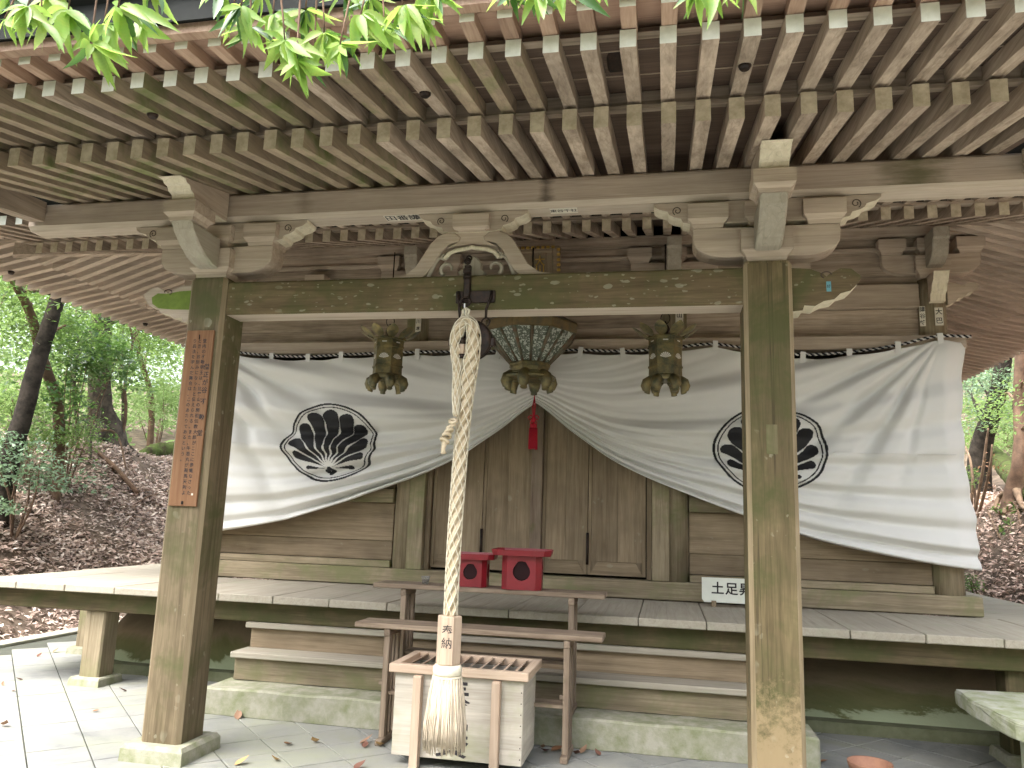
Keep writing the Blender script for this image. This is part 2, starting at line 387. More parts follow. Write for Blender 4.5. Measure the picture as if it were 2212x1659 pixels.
# paving of square slabs laid cornerwise, joints recessed
def pave_mat():
    m, nt, b, out = base_mat('paving_slab')
    w = coords(nt, world=True)
    f = noise(nt, w, 1.3, 6, .7, .5); f2 = noise(nt, w, 9, 4, .6)
    c = ramp(nt, f, [(.28, (.13, .135, .135)), (.42, (.20, .205, .197)), (.56, (.252, .253, .233)), (.68, (.235, .24, .18))])
    c = mixc(nt, mathn(nt, 'MULTIPLY', ramp(nt, f2, [(.48, (0, 0, 0)), (.72, (1, 1, 1))]), .45), c, (.24, .245, .21))
    f3 = noise(nt, w, .55, 5, .65, 1.2)
    c = mixc(nt, mathn(nt, 'MULTIPLY', ramp(nt, f3, [(.50, (0, 0, 0)), (.64, (1, 1, 1))]), .55), c, (.27, .285, .20))
    f4 = noise(nt, w, 55, 3, .7)
    c = mixc(nt, mathn(nt, 'MULTIPLY', ramp(nt, f4, [(.60, (0, 0, 0)), (.70, (1, 1, 1))]), .35), c, (.20, .195, .17))
    oi = nt.nodes.new('ShaderNodeObjectInfo')
    vm = nt.nodes.new('ShaderNodeVectorMath'); vm.operation = 'SCALE'; nt.links.new(c, vm.inputs[0])
    nt.links.new(mathn(nt, 'ADD', mathn(nt, 'MULTIPLY', oi.outputs['Random'], .14), .93), vm.inputs['Scale'])
    nt.links.new(vm.outputs[0], b.inputs['Base Color']); b.inputs['Roughness'].default_value = .75
    bump(nt, b, noise(nt, w, 30, 5, .7), .25, .004); return m
M['pave'] = pave_mat()
M['joint'] = plain('paving_joint', (.07, .075, .058), .95, vary=.15, nscale=8, world=True)
pave = part('pavement', MB().box(-5.80, 5.6, -9, 12.5, -.045, -.009), M['joint'], loc=(0, 0, 0), kind='structure')
side = .343; hd = side / math.sqrt(2)
tm = MB(); e = hd - .0065
for (r, z) in ((e, -.03), (e, -.003), (e - .004, 0.0)):
    tm.v += [(r, 0, z), (0, r, z), (-r, 0, z), (0, -r, z)]
tm.f = [[8, 9, 10, 11]] + [[k * 4 + i, k * 4 + (i + 1) % 4, k * 4 + 4 + (i + 1) % 4, k * 4 + 4 + i] for k in (0, 1) for i in range(4)]
tm.m = [0] * len(tm.f); tm.sm = [False] * len(tm.f)
tile_me = mesh_of(tm, M['pave'], 'paving_tile')
cand = []
for i in range(-60, 60):
    for j in range(-60, 60):
        if (i + j) % 2 == 0: continue
        x, y = -1.003 + hd * i, -.005 + hd * j
        if not (-5.75 < x < 5.5 and -8.5 < y < 12.2): continue
        if -5.6 + .12 > x - hd and x - hd < -5.8: continue
        if abs(x) < 4.2 and y > 2.35 and y < 12: continue
        p = proj((x, y, 0)); vis = p[2] > .3 and -90 < p[0] < 2300 and 1300 < p[1] < 1760
        cand.append((0 if vis else 1, p[2], x, y))
cand.sort()
for k, (hid, d, x, y) in enumerate(cand[:300]):
    if hid: break
    link('paving_tile', tile_me, pave, (x, y, random.uniform(-.0015, .0012)), (random.uniform(-.004, .004), random.uniform(-.004, .004), 0))
nvis = sum(1 for c in cand if c[0] == 0)
rest = MB()
for hid, d, x, y in cand[min(nvis, 300):]:
    rest.add([(vx + x, vy + y, vz - .001) for vx, vy, vz in tm.v], tm.f)
part('paving_tile_field', rest, M['pave'], pave, loc=(0, 0, 0), kind='stuff')
part('kerb', MB().box(-5.98, -5.805, -9, 12.5, -.1, .035, ch=.012), plain('kerb_stone', (.50, .50, .42), .9, vary=.1, nscale=4), kind='structure')
part('kerb', MB().box(5.605, 5.78, -9, 12.5, -.1, .035, ch=.012), M['stone'], kind='structure')

# plastered foundation mound under the hall
def rrect(hx, y0, y1, r, n=6):
    pts = []
    for cx, cy, a0 in ((hx - r, y1 - r, 0), (-hx + r, y1 - r, 90), (-hx + r, y0 + r, 180), (hx - r, y0 + r, 270)):
        for k in range(n + 1):
            a = R_(a0 + 90 * k / n); pts.append((cx + r * math.cos(a), cy + r * math.sin(a)))
    return pts
def mound_mat():
    m, nt, b, out = base_mat('mound_plaster'); w = coords(nt, world=True)
    f = noise(nt, w, 1.1, 7, .72, .8); sx = nt.nodes.new('ShaderNodeSeparateXYZ'); nt.links.new(w, sx.inputs[0])
    h = mathn(nt, 'ADD', sx.outputs[2], mathn(nt, 'MULTIPLY', mathn(nt, 'SUBTRACT', f, .5), .55))
    c = ramp(nt, h, [(.06, (.33, .37, .24)), (.15, (.30, .33, .21)), (.175, (.11, .115, .045)), (.28, (.16, .145, .065)), (.36, (.26, .20, .135)), (.50, (.17, .13, .085))])
    nt.links.new(c, b.inputs['Base Color']); b.inputs['Roughness'].default_value = .95; bump(nt, b, noise(nt, w, 20, 5), .3, .01); return m
M['mound'] = mound_mat()
mb = MB(); rings = []
for k in range(9):
    a = math.pi / 2 * k / 8
    ins = .62 * (1 - math.cos(a)); z = .06 + .60 * math.sin(a)
    rings.append([(x, y, z) for x, y in rrect(4.42 - ins, 2.12 + ins, 11.2 - ins, max(.7 - ins, .06))])
nr = len(rings[0])
for r in rings: mb.v += r
for k in range(8):
    for i in range(nr):
        j = (i + 1) % nr; mb.f.append([k * nr + i, k * nr + j, (k + 1) * nr + j, (k + 1) * nr + i])
mb.f.append([8 * nr + i for i in range(nr)]); mb.m = [0] * len(mb.f); mb.sm = [True] * len(mb.f)
mound = part('terrain_mound', mb, M['mound'], loc=(0, 0, 0), kind='structure')
outer, inner = rrect(4.56, 1.99, 11.35, .75), rrect(4.40, 2.15, 11.2, .7)
mb = MB(); n2 = len(outer)
mb.v = [(x, y, -.02) for x, y in outer] + [(x, y, .085) for x, y in outer] + [(x, y, .085) for x, y in inner]
for i in range(n2):
    j = (i + 1) % n2; mb.f += [[i, j, n2 + j, n2 + i], [n2 + i, n2 + j, 2 * n2 + j, 2 * n2 + i]]
mb.m = [0] * len(mb.f); mb.sm = [False] * len(mb.f)
part('kerb_ring', mb, plain('mound_kerb_stone', (.16, .165, .10), .95, vary=.2, nscale=4, col2=(.09, .10, .05)), mound, loc=(0, 0, 0))

# ------------------------------------------------------------------ the temple building
hall = thing('temple_hall', 'weathered wooden temple hall with pillared porch, deep rafter eaves and railless veranda', 'temple')

# veranda boards, each .495 wide, with worn pale ends
xs = [.061 + .495 * k for k in range(-10, 11)]
for k in range(len(xs) - 1):
    x0, x1 = xs[k], xs[k + 1]
    if x0 < -4.95: x0 = -4.95
    if x1 > 4.95: x1 = 4.95
    part('deck_board', MB().box(x0 + .003, x1 - .003, 1.30 + random.uniform(-.004, .004), 2.73, .80, .86 + random.uniform(-.002, .002), ch=.006), M['deck_y'], hall)
for sg in (-1, 1):
    y = 2.735
    for k in range(14):
        a, b_ = sorted((sg * 4.95, sg * 3.86))
        part('deck_board', MB().box(a, b_, y + .003, y + .52, .80, .858, ch=.006), M['deck_x'], hall); y += .523
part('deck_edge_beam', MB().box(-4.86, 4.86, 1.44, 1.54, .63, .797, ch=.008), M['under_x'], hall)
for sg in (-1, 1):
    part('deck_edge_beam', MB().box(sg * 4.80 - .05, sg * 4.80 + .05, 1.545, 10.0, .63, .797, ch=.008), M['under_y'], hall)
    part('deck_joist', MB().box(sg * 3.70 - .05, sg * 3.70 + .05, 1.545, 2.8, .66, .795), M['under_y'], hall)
for sx, y in [(-3.70, 1.58), (-4.80, 2.83), (-4.80, 5.3), (-4.8, 7.8), (4.75, 1.55), (3.70, 1.62), (4.80, 2.83), (4.8, 5.3), (4.8, 7.8), (-2.9, 2.0), (2.9, 2.0)]:
    if abs(sx) < 3: continue
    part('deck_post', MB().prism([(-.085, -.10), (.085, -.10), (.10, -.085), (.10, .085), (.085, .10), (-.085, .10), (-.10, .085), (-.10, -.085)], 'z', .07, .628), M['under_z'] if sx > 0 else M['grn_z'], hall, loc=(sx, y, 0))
    part('post_plinth', MB().lathe([(.22, -.01), (.21, .055), (.195, .07)], 4, rot=.5, smooth=False), M['stone'], hall, loc=(sx, y, 0))

# wooden steps
for z, yf, yb in ((.63, 1.40, 1.58), (.423, 1.20, 1.47)):
    part('step_tread', MB().box(-2.2, 2.2, yf, yb, z - .045, z, ch=.006), M['deck_x'], hall)
part('step_riser', MB().box(-2.17, 2.17, 1.55, 1.57, .632, .797), M['wall_x'], hall)
part('step_riser', MB().box(-2.17, 2.17, 1.455, 1.475, .425, .584), M['wall_x'], hall)
part('step_riser', MB().box(-2.17, 2.17, 1.25, 1.27, .206, .377), M['grn_x'], hall)
for sg in (-1, 1):
    mb = MB().prism([(1.27, .20), (1.60, .20), (1.60, .62), (1.50, .62), (1.50, .40), (1.27, .40)], 'x', sg * 2.15, sg * 2.19)
    part('step_stringer', mb, M['grn_y'], hall)
st = part('stone_step', MB().box(-2.25, 2.25, .95, 1.34, -.01, .20, ch=.014), M['stone'], label='long mossy stone block forming the bottom step before the wooden stairs', category='stone step')
bm = bmesh.new(); bm.from_mesh(st.data); bmesh.ops.subdivide_edges(bm, edges=[e for e in bm.edges if e.calc_length() > 1], cuts=60)
for v in bm.verts:
    v.co.y += .006 * math.sin(v.co.x * 13 + v.co.z * 20) * math.sin(v.co.x * 5.1); v.co.z += .003 * math.sin(v.co.x * 9.7) * (v.co.z > 0)
bm.to_mesh(st.data); bm.free()

# ---- hall body
COLX = (-3.70, -1.335, 1.335, 3.70); Y0 = 2.90
def column(x, y, z0=.862, z1=3.91, mat='wall_z'):
    mb = MB().lathe([(.138, z0), (.135, (z0 + z1) / 2), (.128, z1 - .12), (.115, z1)], 22)
    return part('column', mb, M[mat], hall, loc=(x, y, 0))
for x in COLX: column(x, Y0, mat='grn_z')
for y in (5.37, 7.83, 10.3):
    for x in (-3.7, 3.7): column(x, y)
part('ground_sill', MB().box(-3.93, 3.93, 2.75, 2.99, .864, 1.03, ch=.008), M['grn_x'], hall)
for x0, x1 in ((-3.565, -1.47), (1.47, 3.565)):
    part('inner_sill', MB().box(x0, x1, 2.80, 2.95, 1.033, 1.10, ch=.005), M['grn_x'], hall)
    z = 1.103
    for k, h in enumerate((.19, .385, None, .30, .30, .30, .30)):
        if h is None:
            part('waist_rail', MB().box(x0, x1, 2.79, 2.93, z, z + .14, ch=.006), M['grn_x'], hall); z += .143; continue
        part('wall_plank', MB().box(x0, x1, 2.845, 2.89, z + .002, z + h - .002, ch=.004), M['wall_x'], hall); z += h
    mid = -1.5 if x0 < 0 else 1.5
for sg in (-1, 1):
    part('door_jamb', MB().box(*sorted((sg * 1.125, sg * 1.285)), 2.745, 2.92, 1.033, 3.22, ch=.006), M['grn_z'], hall)
    part('door_stop', MB().box(*sorted((sg * 1.075, sg * 1.12)), 2.82, 2.93, 1.033, 3.22), M['wall_z'], hall)
dk = plain('door_gap_dark', (.02, .016, .013), .9)
part('door_backing', MB().box(-1.12, 1.12, 2.94, 2.96, 1.033, 3.22), dk, hall)
for k, (x0, x1) in enumerate(((-1.065, -.548), (-.542, -.060), (.060, .507), (.513, 1.065))):
    root = part('door_leaf', MB().box(x0, x1, 2.875, 2.90, 1.055, 3.2), M['wall_z'], hall)
    c = root.location
    w = .032
    for nm, b_ in (('stile', (x0, x0 + w, 1.056, 3.19)), ('stile', (x1 - w, x1, 1.056, 3.19))):
        q = MB().box(b_[0], b_[1], 2.855, 2.8745, b_[2], b_[3], ch=.003); q.v = [tuple(np.array(p) - np.array(c)) for p in q.v]
        part(nm, q, M['wall_z'], root, loc=(0, 0, 0))
    xm = x0 + w; xn = x1 - w; z0 = 1.056
    for a, b_ in ((xm, xm + (xn - xm) * .52), (xm + (xn - xm) * .52, xn)):
        q = MB().box(a + .0008, b_ - .0008, 2.862, 2.8745, 1.185, 3.18); q.v = [tuple(np.array(p) - np.array(c)) for p in q.v]
        part('door_panel', q, M['wall_z'], root, loc=(0, 0, 0))
    q = MB().prism([(xm - w * .4, z0), (xn + w * .4, z0), (xn - .06, 1.18), (xm + .06, 1.18)], 'y', 2.853, 2.8745); q.v = [tuple(np.array(p) - np.array(c)) for p in q.v]
    part('bottom_rail', q, M['wall_x'], root, loc=(0, 0, 0))
part('door_meeting_stile', MB().box(-.056, .056, 2.815, 2.90, 1.05, 3.2, ch=.006), M['bench_z'], hall)
for x in (-.545, .510):
    for z in (1.30, 2.85):
        part('door_hinge', MB().box(x - .011, x + .011, 2.838, 2.858, z - .15, z + .15, ch=.004).lathe([(.014, -.15), (.014, .15)], 8, (x, 2.84, z)), M['iron'], hall)
part('upper_tie_rail', MB().box(-3.93, 3.93, 2.72, 2.90, 3.22, 3.35, ch=.008), M['brk_x'], hall)
for a, b_ in zip(COLX[:-1], COLX[1:]):
    part('wall_plank', MB().box(a + .12, b_ - .12, 2.86, 2.89, 3.353, 3.49), M['roof_x'], hall)
    part('wall_plank', MB().box(a + .12, b_ - .12, 2.86, 2.89, 3.494, 3.63), M['roof_x'], hall)
    part('head_tie_beam', MB().box(a + .115, b_ - .115, 2.80, 2.95, 3.635, 3.87, ch=.01), M['brk_x'], hall)
    part('wall_plank', MB().box(a + .05, b_ - .05, 2.87, 2.89, 3.873, 4.20), M['roof_x'], hall)
    part('wall_plank', MB().box(a + .05, b_ - .05, 2.87, 2.89, 4.243, 4.33), M['roof_x'], hall)
    part('wall_rail', MB().box(a + .05, b_ - .05, 2.83, 2.89, 4.203, 4.24, ch=.004), M['brk_x'], hall)
for sg in (-1, 1):
    part('side_wall', MB().box(*sorted((sg * 3.66, sg * 3.72)), 2.95, 10.3, .87, 4.5), M['wall_y'], hall)
part('rear_wall', MB().box(-3.7, 3.7, 10.25, 10.31, .87, 4.5), M['wall_x'], hall)

def block(x, y, z0, zm, z1, h, mat='brk_x', name='bearing_block'):
    d = h * .74
    mb = MB().lathe([(d * 1.4142, z0), (d * 1.4142 * 1.06, z0 + (zm - z0) * .45), (h * 1.4142, zm), (h * 1.4142, z1 - .006), (h * 1.4142 - .008, z1)], 4, rot=.5, smooth=False)
    return part(name, mb, M[mat], hall, loc=(x, y, 0))
def arm_profile(hw, z0, z1):
    p = [(-hw, z1), (hw, z1), (hw, z1 - (z1 - z0) * .42)]
    for k in range(1, 7):
        a = math.pi / 2 * k / 6
        p.append((hw - .20 * (1 - math.cos(a)) * 1.0, (z1 - (z1 - z0) * .42) - (z1 - z0) * .58 * math.sin(a)))
    q = [(-x, z) for x, z in p[2:]][::-1]
    return p + q
def wing_profile(hw, inner, z0, z1):
    s = hw - inner; h = z1 - z0
    right = [(inner - .02, z0), (inner + .10 * s, z0 + .02 * h), (inner + .28 * s, z0 + .10 * h), (inner + .33 * s, z0 + .28 * h), (inner + .5 * s, z0 + .36 * h),
             (inner + .62 * s, z0 + .48 * h), (inner + .66 * s, z0 + .62 * h), (inner + .86 * s, z0 + .72 * h), (hw - .02 * s, z0 + .86 * h), (hw, z1)]
    return [(-x, z) for x, z in right] + right[::-1]
def spiral(mb, cx, y, cz, r, sg, m=1):
    pts = []
    for k in range(22):
        t = k / 21; a = R_(-60 + 470 * t); rr = r * (1 - .72 * t)
        pts.append((cx + sg * rr * math.cos(a), y, cz + rr * math.sin(a)))
    mb.tube(pts, r * .10, 5, m)
def bracket_set(x, y, z, k=1.0, nose=True, mat='brk_', wings=True, dep=.085):
    """bearing block, boat arm, three small blocks, carved wing board, forward nose. z = top of the pillar"""
    S = lambda v: z + v * k
    block(x, y, S(0), S(.07), S(.21), .15 * k, mat + 'x')
    part('bracket_arm', MB().prism([(x + a, b_) for a, b_ in arm_profile(.43 * k, S(.045), S(.235))], 'y', y - dep * k, y + dep * k, ch=.006), M[mat + 'x'], hall)
    for dx in (-.34, 0, .34): block(x + dx * k, y, S(.237), S(.29), S(.39), .122 * k, mat + 'x', 'small_bearing_block')
    if wings:
        mb = MB().prism([(x + a, b_) for a, b_ in wing_profile(.67 * k, .42 * k, S(.27), S(.415))], 'y', y - .072 * k, y + .072 * k, 0, 2)
        for sg in (-1, 1): spiral(mb, x + sg * .525 * k, y - .073 * k, S(.362), .030 * k, sg)
        part('carved_wing_board', mb, [M[mat + 'x'], M['carve'], M['palez']], hall)
    return S

# porch pillars and frame
pil = [(-.115, -.14), (.115, -.14), (.14, -.115), (.14, .115), (.115, .14), (-.115, .14), (-.14, .115), (-.14, -.115)]
for x in (-1.85, 1.85):
    mb = MB().prism(pil, 'z', .10, 3.112).prism([(a * .93, b_ * .93) for a, b_ in pil], 'z', 3.112, 3.13)
    ob = part('porch_pillar', mb, [M['pillar'] if x > 0 else M['pillar_tan'], M['pillar_edge']], hall, loc=(x, 0, 0))
    for p in ob.data.polygons:
        if abs(abs(p.normal.x) - abs(p.normal.y)) < .2 and abs(p.normal.z) < .2: p.material_index = 1
    part('pillar_plinth', MB().lathe([(.305, -.01), (.30, .075), (.275, .10)], 4, rot=.5, smooth=False), M['stone'], hall, loc=(x, 0, 0))
part('wood_patch', MB().box(1.82, 1.882, -.1425, -.139, 1.97, 2.14, ch=.001), M['pillar_tan'], hall)
mb = MB()
bp = [(-.11, 2.885), (-.095, 2.868), (.08, 2.868), (.095, 2.885), (.095, 3.085), (.085, 3.10), (-.10, 3.10), (-.11, 3.085)]
mb.prism(bp, 'x', -1.712, 1.712)
ob = part('rainbow_beam', mb, [M['beam'], M['lit_underside']], hall)
for p in ob.data.polygons:
    if p.normal.z < -.8: p.material_index = 1  # bottom face gets the painted ground light
pp = [(-.10, 3.585), (-.07, 3.552), (.07, 3.552), (.10, 3.585), (.10, 3.735), (.09, 3.750), (-.09, 3.750), (-.10, 3.735)]
ob = part('porch_purlin', MB().prism(pp, 'x', -3.42, 3.42), [M['purlin'], M['lit_underside']], hall)
for p in ob.data.polygons:
    if p.normal.z < -.3: p.material_index = 1  # downward faces take the same painted-in bounce light

def z1(y): return 3.753 + .214 * (y + .12)
for x in (-1.85, 1.85):
    S = bracket_set(x, 0, 3.131, 1.0)
    # forward nose: curved lower arm, block, scalloped upper nose under the rafters
    low = [(-.152, 3.185), (-.22, 3.19), (-.30, 3.215), (-.40, 3.28), (-.47, 3.35), (-.50, 3.40), (-.152, 3.40)]
    part('forward_nose', MB().prism(low, 'x', x - .075, x + .075, ch=.012), M['deck_y'], hall)
    block(x, -.42, 3.402, 3.45, 3.535, .115, 'brk_x', 'small_bearing_block')
    up = [(-.12, 3.538), (-.46, 3.538), (-.50, 3.545), (-.515, 3.575), (-.55, 3.585), (-.565, 3.61), (-.60, 3.615), (-.615, 3.632), (-.66, 3.632), (-.67, z1(-.67) - .006), (-.12, z1(-.12) - .006)]
    mb = MB().prism(up, 'x', x - .082, x + .082, 0, 1)
    ob = part('upper_nose', mb, [M['brk_y'], M['palez']], hall)
    # outer carved tie-beam end
    sg = 1 if x > 0 else -1
    kb = [(1.992, 3.095), (2.10, 3.085), (2.17, 3.055), (2.19, 3.035), (2.205, 3.05), (2.27, 3.085), (2.33, 3.08), (2.385, 3.03), (2.36, 2.985), (2.32, 2.945), (2.265, 2.93), (2.23, 2.895), (2.17, 2.885), (2.12, 2.855), (2.06, 2.86), (2.05, 2.83), (1.992, 2.825)]
    kb = [(sg * a, b_) for a, b_ in kb]
    mb = MB().prism(kb, 'y', -.085, .085, 0, 1)
    mb.tube([(sg * (2.19 + .03 * math.cos(t)), -.086, 3.045 + .02 * math.sin(t)) for t in np.linspace(0, 4.2, 10)], .004, 5, 2)
    tb = part('carved_beam_end', mb, [M['brk_x'] if x < 0 else M['beam'], M['palez'], M['carve']], hall)
    if x < 0:
        q = MB().prism([(-1.995, 3.055), (-2.10, 3.05), (-2.2, 3.035), (-2.27, 3.04), (-2.315, 3.01), (-2.305, 2.965), (-2.25, 2.93), (-2.15, 2.92), (-1.995, 2.915)], 'y', -.0875, -.085)
        part('algae_film', q, M['nosemoss'], hall)
    part('post_head_tenon', MB().box(x - .07, x + .07, .152, .30, 3.20, 3.38, ch=.01), M['brk_y'], hall)
# frog-leg strut in the middle of the beam
leg = [(.58, 3.103), (.46, 3.122), (.385, 3.175), (.335, 3.26), (.285, 3.345), (.235, 3.395), (.175, 3.418), (.115, 3.412), (.075, 3.38), (.085, 3.352), (.12, 3.345), (.155, 3.335), (.205, 3.285), (.25, 3.20), (.30, 3.130), (.33, 3.103)]
for sg in (-1, 1):
    mb = MB().prism([(sg * a, b_) for a, b_ in leg], 'y', -.065, .065, ch=.008)
    mb.lathe([(.014, -.068), (.014, .068)], 8)
    ob = MB(); 
    part('frog_leg_strut', MB().prism([(sg * a, b_) for a, b_ in leg], 'y', -.065, .065, ch=.008), M['brk_x'], hall)
    sc = MB(); t = np.linspace(0, 1, 16)
    pts = [(sg * (.29 - .10 * a), -.045, 3.115 + .13 * math.sin(a * 2.0)) for a in t]
    sc.tube(pts, [.018 - .008 * a for a in t], 6, 0)
    pts = [(sg * (.185 + .028 * math.cos(2 + 6 * a) * (1 - .6 * a)), -.05, 3.255 + .028 * math.sin(2 + 6 * a) * (1 - .6 * a)) for a in t]
    sc.tube(pts, .009, 6, 0)
    pts = [(sg * (.16 + .05 * math.cos(-1 + 4.5 * a) * (1 - .5 * a)), -.05, 3.165 + .05 * math.sin(-1 + 4.5 * a) * (1 - .5 * a)) for a in t]
    sc.tube(pts, [.016 - .008 * a for a in t], 6, 0)
    part('scroll_carving', sc, M['deck_z'], hall)
part('strut_cross_piece', MB().prism([(-.105, 3.412), (.105, 3.412), (.10, 3.345), (.17, 3.31), (.10, 3.322), (0, 3.335), (-.10, 3.322), (-.17, 3.31), (-.10, 3.345)], 'y', -.058, .058), [M['brk_x']], hall)
mb = MB()
mb.tube([(-.185, -.05, 3.235), (-.15, -.055, 3.275), (-.10, -.055, 3.293), (-.03, -.055, 3.302), (0, -.055, 3.312), (.03, -.055, 3.302), (.10, -.055, 3.293), (.15, -.055, 3.275), (.185, -.05, 3.235)], .015, 6)
part('cloud_carving', mb, M['palez'], hall)
mb = MB().prism([(-.075, 3.103), (-.095, 3.15), (-.06, 3.165), (-.055, 3.215), (-.02, 3.255), (.02, 3.255), (.06, 3.215), (.065, 3.165), (.095, 3.14), (.075, 3.103)], 'y', -.04, .02, ch=.01)
part('flame_carving', mb, M['deck_z'], hall)
block(0, 0, 3.413, 3.43, 3.522, .122, 'brk_x', 'small_bearing_block')
mb = MB().prism(wing_profile(.37, .13, 3.41, 3.548), 'y', -.07, .07, 0, 2)
for sg in (-1, 1): spiral(mb, sg * .215, -.071, 3.495, .028, sg)
part('carved_wing_board', mb, [M['brk_x'], M['carve'], M['palez']], hall)

# hall brackets, noses and purlin
for x in COLX:
    S = bracket_set(x, Y0 - .02, 3.912, 1.0, wings=False)
    low = [(Y0 - .17, 3.99), (Y0 - .25, 4.0), (Y0 - .33, 4.04), (Y0 - .38, 4.11), (Y0 - .40, 4.19), (Y0 - .42, 4.21), (Y0 - .42, 4.30), (Y0 - .17, 4.30)]
    part('forward_nose', MB().prism(low, 'x', x - .07, x + .07, ch=.01), M['deck_y'], hall)
    part('upper_nose', MB().prism([(Y0 - .17, 3.65), (Y0 - .22, 3.66), (Y0 - .235, 3.72), (Y0 - .27, 3.74), (Y0 - .29, 3.80), (Y0 - .33, 3.83), (Y0 - .36, 3.90), (Y0 - .17, 3.90)], 'x', x - .065, x + .065, 0, 1), [M['brk_y'], M['palez']], hall)
for x in (-2.5, 2.5, 0):
    block(x, Y0 - .06, 3.96, 4.01, 4.11, .115, 'brk_x', 'small_bearing_block')
    if x: part('strut_post', MB().box(x - .05, x + .05, 2.79, 2.86, 3.873, 3.958), M['brk_z'], hall)
for sg in (-1, 1):
    kb = [(sg * (3.70 + a), b_) for a, b_ in ((.13, 3.87), (.22, 3.86), (.27, 3.835), (.30, 3.86), (.37, 3.87), (.41, 3.83), (.36, 3.78), (.31, 3.77), (.27, 3.73), (.22, 3.72), (.19, 3.68), (.13, 3.66))]
    part('carved_beam_end', MB().prism(kb, 'y', Y0 - .08, Y0 + .06, 0, 1), [M['brk_x'], M['palez']], hall)
    part('hall_purlin', MB().box(*sorted((sg * 3.6, sg * 3.8)), 3.0, 10.3, 4.335, 4.445, ch=.01), M['roof_y'], hall)
part('hall_purlin', MB().box(-4.55, 4.55, Y0 - .10, Y0 + .10, 4.335, 4.445, ch=.01), M['roof_x'], hall)

# ---- rafters
def rafter_mesh(name, L, dz, h, w, mats, axis='y', sag=0.0):
    """front end at the origin, running to +axis by L and rising dz; slot 1 is the sawn front end"""
    pts = [(0, 0), (L, dz), (L, dz + h), (0, h)]
    mb = MB().prism(pts, 'x', -w / 2, w / 2)
    mb.m = [0, 0, 0, 0, 0, 1]
    if axis == 'x':
        mb.v = [(y, -x, z) for x, y, z in mb.v]
    return mesh_of(mb, mats, name)
RX = [s * (.0845 + .169 * k) for k in range(19) for s in (-1, 1)]
w1 = .075
me1 = rafter_mesh('porch_rafter', 1.72, .214 * 1.72, .116, w1, [M['roof_y'], M['end1']])
me1m = rafter_mesh('porch_rafter_mossy', 1.72, .214 * 1.72, .116, w1, [M['raft_moss'], M['end1']])
me2 = rafter_mesh('porch_flying_rafter', .76, .2 * .76, .082, .070, [M['raft_moss'], M['end2']])
me2b = rafter_mesh('porch_flying_rafter_dry', .76, .2 * .76, .082, .070, [M['roof_y'], M['end2']])
me3 = rafter_mesh('porch_eave_rafter', .26, .08 * .26, .058, .066, [M['raft_new'], M['end3']])
for x in RX:
    j = lambda s=.004: random.uniform(-s, s)
    link('porch_rafter', me1m if x < -.4 else me1, hall, (x + j(), -1.07 + j(), z1(-1.07) + j(.002)))
    link('porch_flying_rafter', me2 if x < .6 and random.random() < .75 else me2b, hall, (x + j(), -1.735 + j(), 3.553 + j(.002)))
    link('porch_eave_rafter', me3, hall, (x + j(), -1.895 + j(.003), 3.627 + j(.0015)))
X3 = 3.40
def slab(name, pts, x0, x1, mat):
    return part(name, MB().prism(pts, 'x', x0, x1), mat, hall)
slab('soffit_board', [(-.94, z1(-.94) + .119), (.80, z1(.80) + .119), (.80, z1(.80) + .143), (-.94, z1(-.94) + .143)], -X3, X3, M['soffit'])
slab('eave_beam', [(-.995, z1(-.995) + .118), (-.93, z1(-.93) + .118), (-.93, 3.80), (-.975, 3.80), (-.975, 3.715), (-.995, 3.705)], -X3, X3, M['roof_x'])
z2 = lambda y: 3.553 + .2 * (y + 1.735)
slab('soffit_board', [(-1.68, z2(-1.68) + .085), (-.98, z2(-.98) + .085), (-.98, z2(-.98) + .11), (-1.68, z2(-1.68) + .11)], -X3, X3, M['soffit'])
for k in range(6):
    y = -1.62 + .1 * k
    part('soffit_batten', MB().box(-X3, X3, y, y + .004, z2(y) + .080, z2(y) + .087), M['roof_x'], hall) if k in (1, 4) else None
slab('eave_beam', [(-1.69, z2(-1.69) + .083), (-1.62, z2(-1.62) + .083), (-1.62, 3.70), (-1.69, 3.648)], -X3, X3, M['roof_x'])
slab('soffit_board', [(-1.86, 3.690), (-1.60, 3.712), (-1.60, 3.732), (-1.86, 3.710)], -X3, X3, M['soffit_red'])
slab('eave_fascia', [(-1.955, 3.662), (-1.897, 3.664), (-1.897, 3.69), (-1.865, 3.692), (-1.865, 3.735), (-1.955, 3.712)], -X3 - .1, X3 + .1, M['raft_new'])
slab('roof_edge', [(-1.99, 3.70), (-1.90, 3.738), (-1.60, 3.75), (-1.60, 4.25), (-1.96, 4.16), (-1.97, 3.96), (-2.01, 3.955), (-2.02, 3.85), (-1.985, 3.835)], -X3 - .25, X3 + .25, M['copper'])
slab('porch_roof', [(-1.62, 3.80), (.9, 4.36), (.9, 4.78), (-1.62, 4.25)], -X3 - .25, X3 + .25, M['copper'])
for sg in (-1, 1):
    x = sg * 3.33
    part('barge_beam', MB().prism([(-1.86, 3.50), (-1.0, 3.50), (-.11, 3.61), (-.11, 3.76), (-.9, 3.70), (-1.86, 3.68)], 'x', x - .055, x + .055), M['roof_y'], hall)
